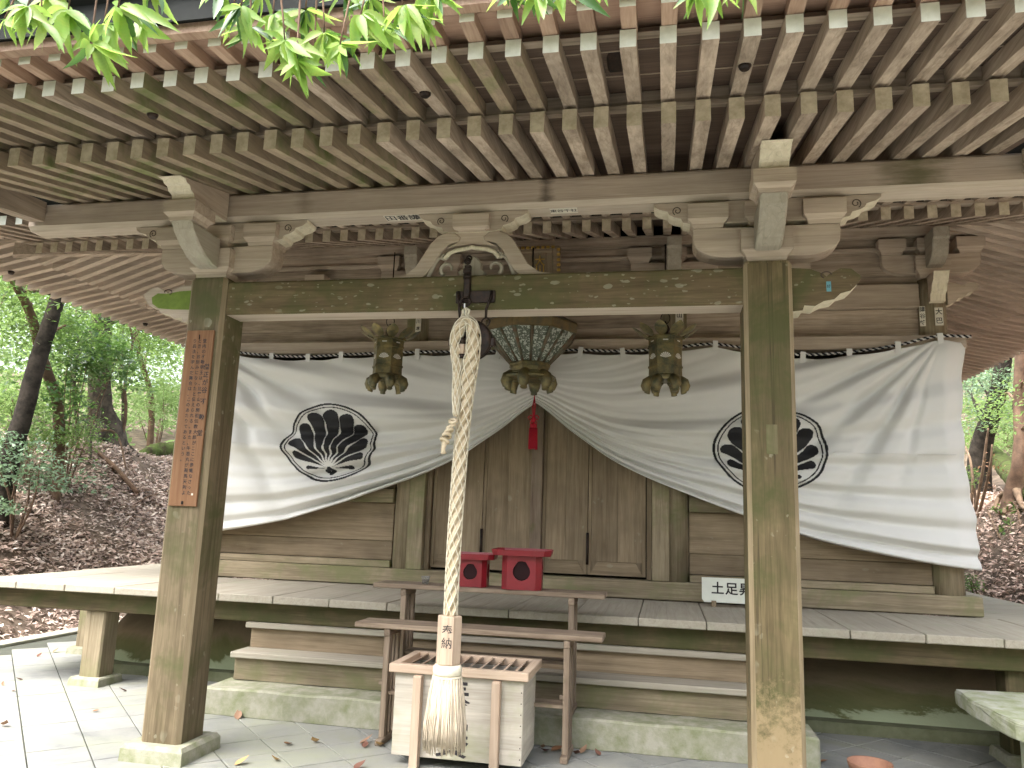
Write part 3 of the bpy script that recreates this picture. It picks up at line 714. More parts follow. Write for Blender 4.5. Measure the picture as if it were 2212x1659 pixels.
# hall eaves: front
zb = lambda d: 3.98 + .333 * d          # d = distance in from the base rafter ends
meA = rafter_mesh('hall_rafter', 1.42, .333 * 1.42, .105, .072, [M['roof_y'], M['end1']])
meF = rafter_mesh('hall_flying_rafter', .84, .2 * .84, .085, .068, [M['roof_y'], M['end2']])
kx = 0
for k in range(30):
    for sg in (-1, 1):
        x = sg * (.0845 + .169 * k)
        if abs(x) < 3.8:
            link('hall_rafter', meA, hall, (x, 1.45, 3.98))
        elif abs(x) < 4.9:
            L = max(.12, 6.53 - abs(x) - 1.45)
            link('hall_rafter', rafter_mesh('hall_rafter_jack', L, .333 * L, .105, .072, [M['roof_y'], M['end1']]), hall, (x, 1.45, 3.98))
        if abs(x) < 5.0: link('hall_flying_rafter', meF, hall, (x, .68, 3.95))
# sides
YS = [1.62 + .169 * k for k in range(51)]
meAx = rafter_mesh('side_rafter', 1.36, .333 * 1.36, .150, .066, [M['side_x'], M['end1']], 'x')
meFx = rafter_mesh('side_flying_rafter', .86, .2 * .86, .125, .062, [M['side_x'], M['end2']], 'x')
for y in YS:
    for sg in (-1, 1):
        rot = (0, 0, 0) if sg < 0 else (0, 0, math.pi)
        if y > 2.85: link('side_rafter', meAx, hall, (sg * 5.08, y, 3.98), rot)
        else:
            L = max(.10, 5.08 - (6.53 - y) )
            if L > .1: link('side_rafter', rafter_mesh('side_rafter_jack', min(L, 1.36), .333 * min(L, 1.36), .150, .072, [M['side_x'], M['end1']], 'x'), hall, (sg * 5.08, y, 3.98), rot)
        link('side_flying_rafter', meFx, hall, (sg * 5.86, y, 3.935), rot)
# extra flying rafters forward of the corner on the sides
for k in range(6):
    y = 1.62 - .169 * (k + 1)
    for sg in (-1, 1):
        link('side_flying_rafter', meFx, hall, (sg * 5.86, y, 3.935 + .006 * k), (0, 0, 0) if sg < 0 else (0, 0, math.pi))
# hip rafters
for sg in (-1, 1):
    P0 = Vector((sg * 3.72, 2.88, 4.44)); P1 = Vector((sg * 5.13, 1.47, 3.965)); P2 = Vector((sg * 5.12, 1.48, 4.12)); P3 = Vector((sg * 6.0, .6, 3.93))
    for nm, A, B, h, wd in (('hip_rafter', P0, P1, .21, .13), ('hip_flying_rafter', P2, P3, .16, .12)):
        d = (B - A); nrm = Vector((d.y, -d.x, 0)).normalized() * wd / 2
        v = [A - nrm, A + nrm, B + nrm, B - nrm]
        v += [p + Vector((0, 0, h)) for p in v]
        part(nm, MB().add([tuple(p) for p in v], [(0, 1, 2, 3), (7, 6, 5, 4), (0, 4, 5, 1), (1, 5, 6, 2), (2, 6, 7, 3), (3, 7, 4, 0)]), M['roof_x'], hall)
# eave boards and soffits above the hall rafters
def quad_slab(name, a, b_, c, d, t, mat):
    v = [a, b_, c, d] + [(p[0], p[1], p[2] + t) for p in (a, b_, c, d)]
    return part(name, MB().add(v, [(0, 1, 2, 3), (7, 6, 5, 4), (0, 4, 5, 1), (1, 5, 6, 2), (2, 6, 7, 3), (3, 7, 4, 0)]), mat, hall)
h1, h2 = .108, .088
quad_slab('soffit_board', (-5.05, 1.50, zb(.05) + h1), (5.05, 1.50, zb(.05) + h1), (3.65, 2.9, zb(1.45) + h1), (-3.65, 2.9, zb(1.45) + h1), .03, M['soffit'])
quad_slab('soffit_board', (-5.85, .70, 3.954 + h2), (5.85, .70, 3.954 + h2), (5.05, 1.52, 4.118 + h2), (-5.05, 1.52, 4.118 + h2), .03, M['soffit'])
part('eave_beam', MB().box(-5.05, 5.05, 1.46, 1.53, 4.092, 4.12), M['roof_x'], hall)
for sg in (-1, 1):
    quad_slab('soffit_board', (sg * 5.05, 1.55, 3.99 + .152), (sg * 5.05, 10.1, 3.99 + .152), (sg * 3.65, 10.1, 4.456 + .152), (sg * 3.65, 2.95, 4.456 + .152), .03, M['side_soffit_shade'])
    quad_slab('soffit_board', (sg * 5.84, .72, 3.94 + .127), (sg * 5.84, 10.2, 3.94 + .127), (sg * 5.0, 10.2, 4.11 + .127), (sg * 5.0, 1.5, 4.11 + .127), .03, M['side_soffit_shade'])
    part('eave_beam', MB().box(*sorted((sg * 5.0, sg * 5.07)), 1.55, 10.1, 4.095, 4.135), M['roof_y'], hall)
    part('eave_fascia', MB().box(*sorted((sg * 5.82, sg * 5.92)), .6, 10.3, 4.03, 4.09), M['raft_new'], hall)
# hipped roof covering
ea = [(-6.05, .45, 4.11), (6.05, .45, 4.11), (6.05, 10.4, 4.11), (-6.05, 10.4, 4.11)]
mb = MB(); mb.v = ea + [(x, y, z + .16) for x, y, z in ea] + [(0, 5.4, 7.6)] + [(x * .9, .9 if y < 1 else 10.0, z + .03) for x, y, z in ea]
mb.f = [[0, 1, 5, 4], [1, 2, 6, 5], [2, 3, 7, 6], [3, 0, 4, 7], [4, 5, 8], [5, 6, 8], [6, 7, 8], [7, 4, 8], [0, 9, 10, 1], [1, 10, 11, 2], [2, 11, 12, 3], [3, 12, 9, 0]]
mb.m = [0] * 12; mb.sm = [False] * 12
part('hall_roof', mb, M['copper'], hall, loc=(0, 0, 0))
# small dark drencher nozzles under some rafters, an iron box between two of them
for px in ((-1.473, -1.398), (.07, -1.40), (1.608, -1.43)):
    k = min(RX, key=lambda v: abs(v - px[0])); y = px[1]
    part('drencher_nozzle', MB().lathe([(.020, -.022), (.028, -.012), (.030, 0.0)], 12), M['iron'], hall, loc=(k, y, z2(y) - .001))
for sg, y in ((-1, 2.0), (-1, 4.1), (1, 4.6)):
    part('drencher_nozzle', MB().lathe([(.022, -.03), (.032, -.012), (.034, 0.0)], 12), M['iron'], hall, loc=(sg * 5.62, min(YS, key=lambda v: abs(v - y)), 3.935 + .2 * .24 - .002))
part('iron_box', MB().box(.982, 1.06, -1.62, -1.33, z2(-1.33) + .05, z2(-1.33) + .08, ch=.012), M['iron'], hall)
# ------------------------------------------------------------------ white curtain
TOPX = np.array([-3.95, -3.70, -3.29, -2.885, -2.464, -2.085, -1.67, -1.251, -.83, -.40, .02, .428, .842, 1.28, 1.714, 2.11, 2.507, 2.907, 3.323, 3.691, 3.95])
TOPZ = np.array([3.30, 3.30, 3.215, 3.174, 3.161, 3.178, 3.19, 3.200, 3.20, 3.20, 3.204, 3.204, 3.191, 3.215, 3.251, 3.185, 3.142, 3.160, 3.221, 3.303, 3.295])
BX = np.array([0, .10, .35, .52, .711, 1.07, 1.45, 2.1, 2.6, 3.1, 3.7, 4.0]); BZ = np.array([2.69, 2.62, 2.42, 2.30, 2.17, 1.99, 1.84, 1.61, 1.46, 1.36, 1.275, 1.25])
def smooth_interp(x, X, Z):
    # Catmull-Rom through the points
    x = np.clip(x, X[0], X[-1]); i = np.clip(np.searchsorted(X, x) - 1, 0, len(X) - 2)
    d = np.gradient(Z, X); h = X[i + 1] - X[i]; t = (x - X[i]) / h
    return (2 * t**3 - 3 * t**2 + 1) * Z[i] + (t**3 - 2 * t**2 + t) * h * d[i] + (-2 * t**3 + 3 * t**2) * Z[i + 1] + (t**3 - t**2) * h * d[i + 1]
def ctop(x):
    z = smooth_interp(x, TOPX, TOPZ) - .014
    i = np.clip(np.searchsorted(TOPX, x) - 1, 0, len(TOPX) - 2); t = (x - TOPX[i]) / (TOPX[i + 1] - TOPX[i])
    return z - .016 * np.sin(np.pi * np.clip(t, 0, 1))
def cbot(x): return smooth_interp(np.abs(x), BX, BZ)
def sstep(a, b, x):
    t = np.clip((x - a) / (b - a), 0, 1); return t * t * (3 - 2 * t)
def csurf(x, z):
    """y of the cloth at (x, z)"""
    ax = np.abs(x); w = np.clip((z - cbot(x)) / (.12 + .34 * ax), 0, None)
    sp = (.12 + .34 * ax) / 6.5
    ph = np.sign(x) * .35 * np.sin(1.9 * ax) + .5 * np.sin(.9 * x + 1)
    q_ = 2 * np.pi * (5.2 * np.power(w + .003, .72)) + ph * 1.6
    f = np.sin(q_) + .28 * np.sin(2 * q_ + .8) + .16 * np.sin(2 * np.pi * (9.3 * np.power(w + .003, .8)) + 2.2 * x)
    am = np.minimum(.66 * sp, .080) * (.55 + .45 * np.sin(1.3 * x + .6) ** 2) * (1 - .35 * sstep(1.6, 3.6, ax))
    y = -am * f * np.exp(-1.15 * w) * sstep(0, .05, w + .02)
    # long swags hanging from the tie
    y += -.065 * np.sin(2 * np.pi * (z - .16 * ax - cbot(x) * .25) / .42 + 1.3 * np.sin(x)) * np.exp(-((w - 1.0) / .7) ** 2) * sstep(.3, 1.2, ax) * (1 - .75 * sstep(1.8, 2.7, x))
    # pulls running down from the upper corners
    for cx, sg, A in ((3.72, -1, .062), (-3.72, 1, .055)):
        dx = (x - cx) * sg; dz = 3.33 - z
        r = np.hypot(dx, dz) + 1e-6; th = np.arctan2(dz, dx)
        wv = np.sin(23.0 * th + .25 * np.sin(1.7 * r) + .6); rid = 1 - 2 * ((1 - wv) / 2) ** 2.2
        y += -A * .85 * rid * sstep(.02, .9, r) * np.exp(-np.clip(r - .9, 0, None) * .85) * sstep(.08, .3, th) * (1 - sstep(1.05, 1.40, th))
    # slack of the middle, and puckers at the tabs
    y += -.05 * np.sin(np.clip((ctop(x) - z) / np.maximum(ctop(x) - cbot(x), .3), 0, 1) * np.pi) * sstep(.2, 1.5, ax)
    return 2.645 + y
NX, NZ = 620, 190
ux = np.linspace(-3.93, 3.93, NX); vz = np.linspace(0, 1, NZ)
UX, VZ = np.meshgrid(ux, vz, indexing='ij')
ZZ = ctop(UX) + (cbot(UX) - ctop(UX)) * VZ
edge = np.sign(UX) * (-.10) * sstep(3.2, 3.93, np.abs(UX)) * (np.sin(np.pi * VZ ** .85) * .9 - .22 * np.exp(-((VZ - .78) / .09) ** 2))
XX = UX + edge
YY = csurf(UX, ZZ) + .10 * sstep(3.72, 3.95, np.abs(UX))
def cloth_mat():
    m, nt, b, out = base_mat('curtain_cotton'); o = coords(nt, world=True)
    nt.links.new(ramp(nt, noise(nt, o, 1.3, 3), [(.3, (.73, .725, .70)), (.7, (.785, .78, .755))]), b.inputs['Base Color'])
    b.inputs['Roughness'].default_value = .9; b.inputs['Specular IOR Level'].default_value = .15; b.inputs['Sheen Weight'].default_value = .15
    t = nt.nodes.new('ShaderNodeBsdfTranslucent'); t.inputs['Color'].default_value = (.62, .60, .56, 1)
    mx = nt.nodes.new('ShaderNodeMixShader'); mx.inputs[0].default_value = .12
    nt.links.new(b.outputs[0], mx.inputs[1]); nt.links.new(t.outputs[0], mx.inputs[2]); nt.links.new(mx.outputs[0], out.inputs[0])
    bump(nt, b, noise(nt, o, 300, 2), .08, .002); return m
M['cloth'] = cloth_mat()
I = (np.arange(NX - 1)[:, None] * NZ + np.arange(NZ - 1)[None, :]).ravel()
cme = bigmesh('temple_curtain', np.stack([XX, YY, ZZ], -1).reshape(-1, 3), np.stack([I, I + NZ, I + NZ + 1, I + 1], -1), M['cloth'], True)
curt = link('temple_curtain', cme, label='long white temple curtain gathered up in the middle, printed with two black fan crests', category='curtain')
md = curt.modifiers.new('thickness', 'SOLIDIFY'); md.thickness = .003; md.offset = 1
for k, x in enumerate(TOPX[1:-1]):
    if k % 1 == 0 and abs(x) > .2:
        zt = ctop(np.array([x]))[0]; yv = csurf(np.array([x]), np.array([zt]))[0]
        link('tab_loop', mesh_of(MB().box(-.024, .024, -.003, .003, -.055, .055).box(-.024, .024, .006, .034, .050, .056), [M['cloth']], 'tab_loop'), curt, (x, yv - .008, zt + .004), (0, random.uniform(-.15, .15), 0))
def crest(cx, cz, r, name):
    h = .0062; n = int(1.1 * r / h)
    gx_, gz_ = np.meshgrid(np.arange(-n, n + 1) * h, np.arange(-n, n + 1) * h, indexing='ij')
    xx, zz = cx + gx_, cz + gz_
    # the print is pulled about by the folds
    wob = 1 + .022 * np.sin(5 * zz * 2.2 + 3 * xx) + .014 * np.sin(9 * zz + cx)
    X = gx_ / r * wob; Z = gz_ / (r * .80) * (1 + .02 * np.sin(8 * gx_))
    rr = np.hypot(X, Z)
    ins = ((rr < 1.0) & (rr > .955)) | ((rr < .915) & (rr > .893))
    ox, oz = .0, -.66                            # root of the fan
    for k in range(11):
        th = R_(-80 + 16 * k) if k not in (0, 10) else R_(-86 if k == 0 else 86)
        dx, dz = math.sin(th), math.cos(th)
        L = -oz * dz + math.sqrt(.845 ** 2 - (oz * dx) ** 2)
        s = (X - ox) * dx + (Z - oz) * dz; t = (X - ox) * dz - (Z - oz) * dx
        t = t + .018 * np.sin(s * 11 + k) * np.clip(s, 0, 1) * (0 if k in (0, 10) else 1)
        u = s / L
        tip = .172 * (.42 + .58 * L / 1.50)
        hw = np.clip(.148 * s - .022, 0.004, None) * np.clip((u - .08) * 8, 0, 1)
        body = (u > .085) & (u < 1 - tip / L) & (np.abs(t) < np.minimum(hw, tip))
        cap = np.hypot(s - (L - tip), t) < np.minimum(tip, np.clip(.148 * (L - tip) - .022, .01, None) * 1.0)
        ins |= body | cap
    ca, sa = math.cos(.0), math.sin(.0)
    for qx, qz in ((0, .055), (0, -.055), (.06, 0), (-.06, 0)):
        ins |= ((X - ox - qx) / .055) ** 2 + ((Z - oz + .06 - qz) / .05) ** 2 < 1
    ii = np.argwhere(ins); N = len(ii)
    px = cx + (ii[:, 0] - n) * h; pz = cz + (ii[:, 1] - n) * h; q = h * .52
    V = np.stack([np.stack([px + a * q, pz + b_ * q], -1) for a, b_ in ((-1, -1), (1, -1), (1, 1), (-1, 1))], 1).reshape(-1, 2)
    y = csurf(V[:, 0], V[:, 1]) - .0045
    return link(name, bigmesh(name, np.stack([V[:, 0], y, V[:, 1]], -1), np.arange(4 * N).reshape(-1, 4), M['black'], True), curt)
crest(-2.115, 2.262, .497, 'crest_print'); crest(2.190, 2.262, .497, 'crest_print')
# seam across the cloth, a line of doubled white thread
for x0, x1 in ((2.72, 3.74), (-3.3, -2.7)):
    t = np.linspace(x0, x1, 40); zc = 2.24 + 0 * t
    part('seam', MB().tube([(a, csurf(np.array([a]), np.array([b_]))[0] - .002, b_) for a, b_ in zip(t, zc)], .004, 5), M['cloth'], curt)
# two-coloured cord the curtain hangs from
cord = thing('curtain_rope', 'black and white twisted cord stretched along the top of the white curtain', 'cord')
xx = np.linspace(-3.95, 3.95, 1500); zz_ = smooth_interp(xx, TOPX, TOPZ) + .02
for k, mt in enumerate(('white_cord', 'black_cord')):
    a = xx * 2 * math.pi / .055 + math.pi * k
    part('cord_strand', MB().tube(np.stack([xx, 2.668 + .008 * np.cos(a), zz_ + .008 * np.sin(a)], -1).tolist(), .0078, 5), M[mt], cord)
# red tassel at the gather
tas = thing('red_tassel', 'red silk cord and tassel hanging where the white curtain is gathered', 'tassel', (-.004, 2.57, 2.70))
part('cord', MB().tube([(0, 0, .02), (0, -.01, .12), (.0, .0, .20)], .005, 6).tube([(0, 0, .03), (.012, -.015, -.06), (.006, -.01, -.15)], .006, 6).tube([(0, 0, .03), (-.012, -.015, -.06), (-.004, -.01, -.15)], .006, 6), M['redcord'], tas, loc=(0, 0, 0))
mb = MB()
for sg in (-1, 1):
    mb.tube([(0, -.01, -.16), (sg * .03, -.015, -.145), (sg * .052, -.015, -.165), (sg * .04, -.015, -.19), (0, -.01, -.17)], .006, 6)
    mb.tube([(0, -.01, -.165), (sg * .02, -.015, -.20), (sg * .035, -.01, -.225)], .005, 6)
mb.lathe([(.008, -.22), (.02, -.205), (.02, -.17), (.008, -.15)], 10, (0, -.01, 0))
part('knot', mb, M['redcord'], tas, loc=(0, 0, 0))
mb = MB().lathe([(.012, -.22), (.034, -.232), (.036, -.25), (.033, -.262), (.037, -.28), (.040, -.44), (.041, -.465), (.03, -.468)], 18, (0, -.01, 0))
for k in range(26):
    a = 2 * math.pi * k / 26; mb.tube([(.037 * math.cos(a), -.01 + .037 * math.sin(a), -.27), (.042 * math.cos(a), -.01 + .042 * math.sin(a), -.47 - random.uniform(0, .008))], .0035, 4)
part('skirt', mb, M['redcord'], tas, loc=(0, 0, 0))

# ------------------------------------------------------------------ gong, hook, bell rope
gong = thing('temple_gong', 'dark round bronze gong hung on iron straps below the mossy beam behind the thick rope', 'gong', (.055, -.15, 2.655))
prof = [(.02, -.055), (.05, -.052), (.06, -.040), (.105, -.036), (.118, -.030), (.128, -.022), (.128, -.012), (.118, -.004), (.118, .004), (.128, .012), (.128, .022), (.118, .030), (.06, .040), (.02, .055)]
mb = MB().lathe(prof, 40); mb.v = [(x, z, y) for x, y, z in mb.v]
part('drum', mb, M['iron'], gong, loc=(0, 0, 0))
mb = MB()
for sg in (-1, 1): mb.box(*sorted((sg * .10, sg * .15)), -.02, .02, -.04, .015, ch=.006)
part('side_lug', mb, M['iron'], gong, loc=(0, 0, 0))
for sg in (-1, 1):
    t = np.linspace(0, 2 * math.pi, 17)
    part('ring', MB().tube([(sg * .085 + .026 * math.cos(a), -.01 + .008 * math.sin(a), .115 + .03 * math.sin(a)) for a in t], .0055, 6, cap=False), M['iron'], gong, loc=(0, 0, 0))
    part('strap', MB().tube([(sg * .085, -.01, .14), (sg * .088, -.02, .20), (sg * .105, .018, .285), (sg * .11, .022, .33)], [.008, .009, .010, .010], 6), M['iron'], gong, loc=(0, 0, 0))
part('bracket_plate', MB().box(-.13, .13, .026, .0395, .255, .335, ch=.003), M['iron'], gong, loc=(0, 0, 0))
hk = thing('iron_hook', 'rusty iron hasp and ring bolted to the beam front above the gong', 'hook', (0, -.125, 3.0))
part('bar', MB().box(-.022, .022, -.016, .012, -.08, .16, ch=.006).box(-.028, .028, -.03, -.012, .10, .135, ch=.008).lathe([(.026, -.012), (.026, .012)], 12, (0, -.012, .08)), M['iron'], hk, loc=(0, 0, 0))
for z, r in ((.185, .018), (.205, .016), (.19, .014)):
    t = np.linspace(0, 2 * math.pi, 13)
    part('ring', MB().tube([(.02 * (z - .19) * 20 + r * math.cos(a), -.01, z + r * math.sin(a)) for a in t], .007, 6, cap=False), M['iron'], hk, loc=(0, 0, 0))
t = np.linspace(0, 2 * math.pi, 21)
part('ring', MB().tube([(.032 * math.cos(a), -.03, -.09 + .032 * math.sin(a)) for a in t], .008, 6, cap=False), M['iron'], hk, loc=(0, 0, 0))
part('shackle', MB().box(-.006, .006, -.045, -.036, -.20, -.105, ch=.002), plain('zinc', (.5, .5, .48), .35, metal=.8), hk, loc=(0, 0, 0))

rope = thing('bell_rope', 'thick netted hemp bell rope with wooden grip and white tassel hanging before the offering box', 'rope', (0, -.17, 0))
def chain(pts, n):
    P = np.array(pts, float); d = np.r_[0, np.cumsum(np.linalg.norm(np.diff(P, axis=0), axis=1))]
    s = np.linspace(0, d[-1], n); return np.stack([np.array([smooth_interp(np.array([q]), d, P[:, i])[0] for q in s]) for i in range(P.shape[1])], -1), s
main = [(.002, 0, .97, .050), (.004, 0, 1.4, .052), (.014, 0, 1.8, .054), (.030, 0, 2.2, .057), (.055, -.03, 2.42, .054), (.078, -.045, 2.58, .050), (.080, -.05, 2.68, .046), (.056, -.05, 2.75, .040), (.028, -.05, 2.765, .036), (-.002, -.05, 2.74, .040), (-.028, -.045, 2.67, .043), (-.028, -.04, 2.58, .040), (-.015, -.045, 2.46, .030), (-.012, -.055, 2.30, .026), (-.006, -.06, 2.16, .018)]
main = [(x, y, z, r * (.76 if z < 2.3 else .88)) for x, y, z, r in main]
P, s = chain(main, 260)
def frame(P):
    Tn = np.gradient(P[:, :3], axis=0); Tn /= np.linalg.norm(Tn, axis=1, keepdims=True)
    A = np.cross(Tn, np.array([0, 1.0, 0])); A /= np.linalg.norm(A, axis=1, keepdims=True); B = np.cross(Tn, A); return A, B
A, B = frame(P)
# three laid strands
for k in range(3):
    a = s * 2 * math.pi / .30 + 2 * math.pi * k / 3
    r = P[:, 3]
    pts = P[:, :3] + (A * np.cos(a)[:, None] + B * np.sin(a)[:, None]) * (r * .52)[:, None]
    part('rope_strand', MB().tube(pts.tolist(), (r * .475).tolist(), 10), M['ropefib'], rope, loc=(0, 0, 0))
net = MB()
for k in range(6):
    for sg in (-1, 1):
        a = sg * s * 2 * math.pi / .60 + 2 * math.pi * k / 6
        pts = P[:, :3] + (A * np.cos(a)[:, None] + B * np.sin(a)[:, None]) * (P[:, 3] * 1.01 + .002)[:, None]
        net.tube(pts[::2].tolist(), .0034, 4)
part('netting', net, M['net'], rope, loc=(0, 0, 0))
kn = MB()
for q in range(5):
    z = 2.13 - .03 * q; x = -.02 - .012 * q
    t = np.linspace(0, 2 * math.pi, 11); kn.tube([(x + .022 * math.cos(a), -.065 + .02 * math.sin(a), z + .012 * math.sin(a + q)) for a in t], .011, 6, cap=False)
kn.tube([(-.065, -.065, 2.01), (-.075, -.065, 1.96), (-.07, -.065, 1.93)], [.018, .014, .018], 7)
part('end_knot', kn, M['ropefib'], rope, loc=(0, 0, 0))
hg = MB()
for sg in (-1, 0, 1): hg.tube([(.012 * sg + .01, -.0, 2.80), (.02 * sg + .02, -.03, 2.84), (.006, .01, 2.865)], .008, 6)
hg.tube([(.0, -.03, 2.75), (.03, -.045, 2.80), (.055, -.03, 2.77)], .014, 6).tube([(-.03, -.03, 2.72), (0, -.05, 2.80), (.04, -.04, 2.72)], .012, 6)
part('hanging_loop', hg, M['net'], rope, loc=(0, 0, 0))
part('striker', MB().lathe([(.016, 2.545), (.017, 2.62)], 12, (.012, -.055, 0)).lathe([(.019, 2.615), (.014, 2.655)], 12, (.012, -.055, 0), 1).lathe([(.014, 2.525), (.018, 2.55)], 12, (.012, -.055, 0), 1), [M['cedar_z'], M['iron']], rope, loc=(0, 0, 0))
part('hexagonal_grip', MB().lathe([(.070, .705), (.072, .71), (.072, .972), (.069, .978)], 6, rot=.067, smooth=False), M['cedar_z'], rope, loc=(0, 0, 0))
for ch, z in (('奉', .895), ('納', .825)):
    fa = math.radians(-86)      # the grip face turned to the viewer
    link('lettering', text_mesh(ch, .066, M['ink'], 'lettering', bold=.006), rope, (.0632 * math.cos(fa), .0632 * math.sin(fa), z), (math.pi / 2, 0, fa + math.pi / 2))
part('binding', MB().lathe([(.07, .640), (.082, .648), (.086, .665), (.084, .69), (.074, .702)], 24).lathe([(.083, .630), (.086, .635), (.083, .642)], 24), M['net'], rope, loc=(0, 0, 0))
fr = MB().lathe([(.075, .64), (.090, .56), (.10, .40), (.105, .27)], 20, m=0)
for k in range(420):
    a = random.uniform(0, 2 * math.pi); r0 = .072 + random.uniform(-.01, .012); r1 = random.uniform(.098, .122); zb_ = .25 + random.uniform(-.03, .045)
    wv = [random.uniform(-.006, .006) for _ in range(4)]
    fr.tube([(r0 * math.cos(a), r0 * math.sin(a), .64), ((r0 * .5 + r1 * .5) * math.cos(a) + wv[0], (r0 * .5 + r1 * .5) * math.sin(a), .52), (r1 * .97 * math.cos(a) + wv[1], r1 * .97 * math.sin(a) + wv[2], .38), (r1 * math.cos(a) + wv[3], r1 * math.sin(a), zb_)], [.0035, .004, .0035, .002], 4)
part('tassel_fringe', fr, M['fringe'], rope, loc=(0, 0, 0), kind='stuff')

# ------------------------------------------------------------------ lanterns
def petal(mat, s=1.0):
    """a broad lotus petal leaning outward, rounded with a small point"""
    mb = MB(); n, m_ = 8, 7
    ws = (.018, .028, .039, .047, .050, .048, .040, .025, .002)
    for i in range(n + 1):
        t = i / n; w = ws[i]
        for j in range(m_):
            u = j / (m_ - 1) * 2 - 1
            mb.v.append((s * (.0 + .170 * t * (1 - .12 * t) + .012 * u * u * (1 - t)), s * u * w, s * (.002 + .088 * t ** 1.1 + .014 * (1 - u * u) * math.sin(math.pi * t) * -1)))
    for i in range(n):
        for j in range(m_ - 1): mb.f.append([i * m_ + j, i * m_ + j + 1, (i + 1) * m_ + j + 1, (i + 1) * m_ + j])
    mb.m = [0] * len(mb.f); mb.sm = [True] * len(mb.f); return mesh_of(mb, mat, 'petal')
def foot_mesh(mat, s=1.0):
    """bulging cabriole foot that draws in to a small pad"""
    pts = [(.0, 0, .012), (.045, 0, .010), (.078, 0, -.012), (.090, 0, -.045), (.082, 0, -.078), (.072, 0, -.098), (.078, 0, -.112), (.080, 0, -.118)]
    mb = MB().tube([(s * a, b_, s * c) for a, b_, c in pts], [s * r for r in (.040, .050, .054, .050, .040, .026, .030, .024)], 14); return mesh_of(mb, mat, 'curled_foot')
def fan_mesh():
    mb = MB()
    for k in range(7):
        a = R_(-66 + 22 * k); L = .046
        mb.add([(0, 0, 0), (L * math.sin(a - .15), 0, L * math.cos(a - .15)), (1.1 * L * math.sin(a), 0, 1.1 * L * math.cos(a)), (L * math.sin(a + .15), 0, L * math.cos(a + .15))], [(0, 1, 2, 3)])
    mb.v = [(x, -.001 if True else y, z) for x, y, z in mb.v]; return mesh_of(mb, M['white_shell'], 'fan_inlay')
pet, ftm, fan = petal(M['brass'], 1.08), foot_mesh(M['brass'], .88), fan_mesh()
def small_lantern(x, y, ztop, rot, label):
    t = thing('hanging_lantern', label, 'lantern', (x, y, ztop), rot, 'brass hanging lanterns')
    mb = MB().lathe([(.142, -.36), (.150, -.345), (.150, -.325), (.140, -.315), (.138, -.255), (.146, -.25), (.146, -.235), (.138, -.23), (.138, -.075), (.146, -.07), (.146, -.055), (.142, -.05), (.142, 0), (.165, .004), (.165, .014), (.05, .05), (.02, .06)], 6, smooth=False, rot=0)
    part('body', mb, M['brass'], t, loc=(0, 0, 0))
    part('finial', MB().lathe([(.02, .055), (.035, .075), (.04, .095), (.03, .12), (.012, .14), (.006, .165)], 12), M['iron'], t, loc=(0, 0, 0))
    q = np.linspace(0, 2 * math.pi, 17)
    part('ring', MB().tube([(.038 * math.cos(a), 0, .19 + .05 * math.sin(a)) for a in q], .004, 5, cap=False), M['iron'], t, loc=(0, 0, 0))
    part('rod', MB().tube([(0, 0, .235), (0, 0, .86)], .006, 6), M['iron'], t, loc=(0, 0, 0))
    for k in range(10):
        a = 2 * math.pi / 10 * k + .13
        link('petal', pet, t, (.125 * math.cos(a), .125 * math.sin(a), 0.010), (0, 0, a))
    for k in range(6):
        a = math.pi / 3 * k
        link('curled_foot', ftm, t, (.085 * math.cos(a), .085 * math.sin(a), -.365), (0, 0, a))
        b_ = a + math.pi / 6
        link('fan_inlay', fan, t, (.1215 * math.cos(b_), .1215 * math.sin(b_), -.18), (0, 0, b_ + math.pi / 2))
        part('small_inlay', MB().box(-.022, .022, -.002, 0, -.005, .005, ch=.0008), M['white_shell'], t, loc=(.1255 * math.cos(b_), .1255 * math.sin(b_), -.025)).rotation_euler = (0, 0, b_ + math.pi / 2)
    return t
small_lantern(-1.25, 1.82, 3.13, R_(2), 'brass hexagonal hanging lantern to the left of the bell rope')
small_lantern(1.25, 1.82, 3.115, R_(1), 'brass hexagonal hanging lantern beside the right porch pillar')
big = thing('large_lantern', 'large flared verdigris bronze lantern hanging behind the bell rope', 'lantern', (0, 2.23, 3.34), R_(12))
def lattice_mat():
    m, nt, b, out = base_mat('openwork_panel'); o = coords(nt)
    vo = _n(nt, 'ShaderNodeTexVoronoi', Scale=10.0); vo.feature = 'DISTANCE_TO_EDGE'; nt.links.new(mixc(nt, .12, o, noise(nt, o, 16, 3)), vo.inputs['Vector'])
    wv = noise(nt, o, 15, 1, .4, 3.5)
    f = mathn(nt, 'MULTIPLY', ramp(nt, vo.outputs['Distance'], [(.05, (0, 0, 0)), (.075, (1, 1, 1))]), ramp(nt, wv, [(.47, (0, 0, 0)), (.50, (1, 1, 1))]))
    nt.links.new(mixc(nt, f, (.085, .10, .075), (.42, .45, .40)), b.inputs['Base Color']); b.inputs['Roughness'].default_value = .7; return m
M['lattice'] = lattice_mat()
N6 = 8
def ring6(r, z): return [(r * math.cos(2 * math.pi * (i + .5) / N6), r * math.sin(2 * math.pi * (i + .5) / N6), z) for i in range(N6)]
part('rim', MB().lathe([(.440, -.075), (.455, -.07), (.46, .0), (.455, .02), (.43, .03)], N6, rot=.5, smooth=False), plain('rusted_bronze', (.11, .095, .06), .6, metal=.4, nscale=10, col2=(.20, .14, .06)), big, loc=(0, 0, 0))
part('roof', MB().lathe([(.455, .022), (.38, .06), (.25, .14), (.14, .20), (.05, .23), (.02, .30)], N6, rot=.5, smooth=False), M['verdigris'], big, loc=(0, 0, 0))
top, bot = ring6(.435, -.075), ring6(.185, -.345)
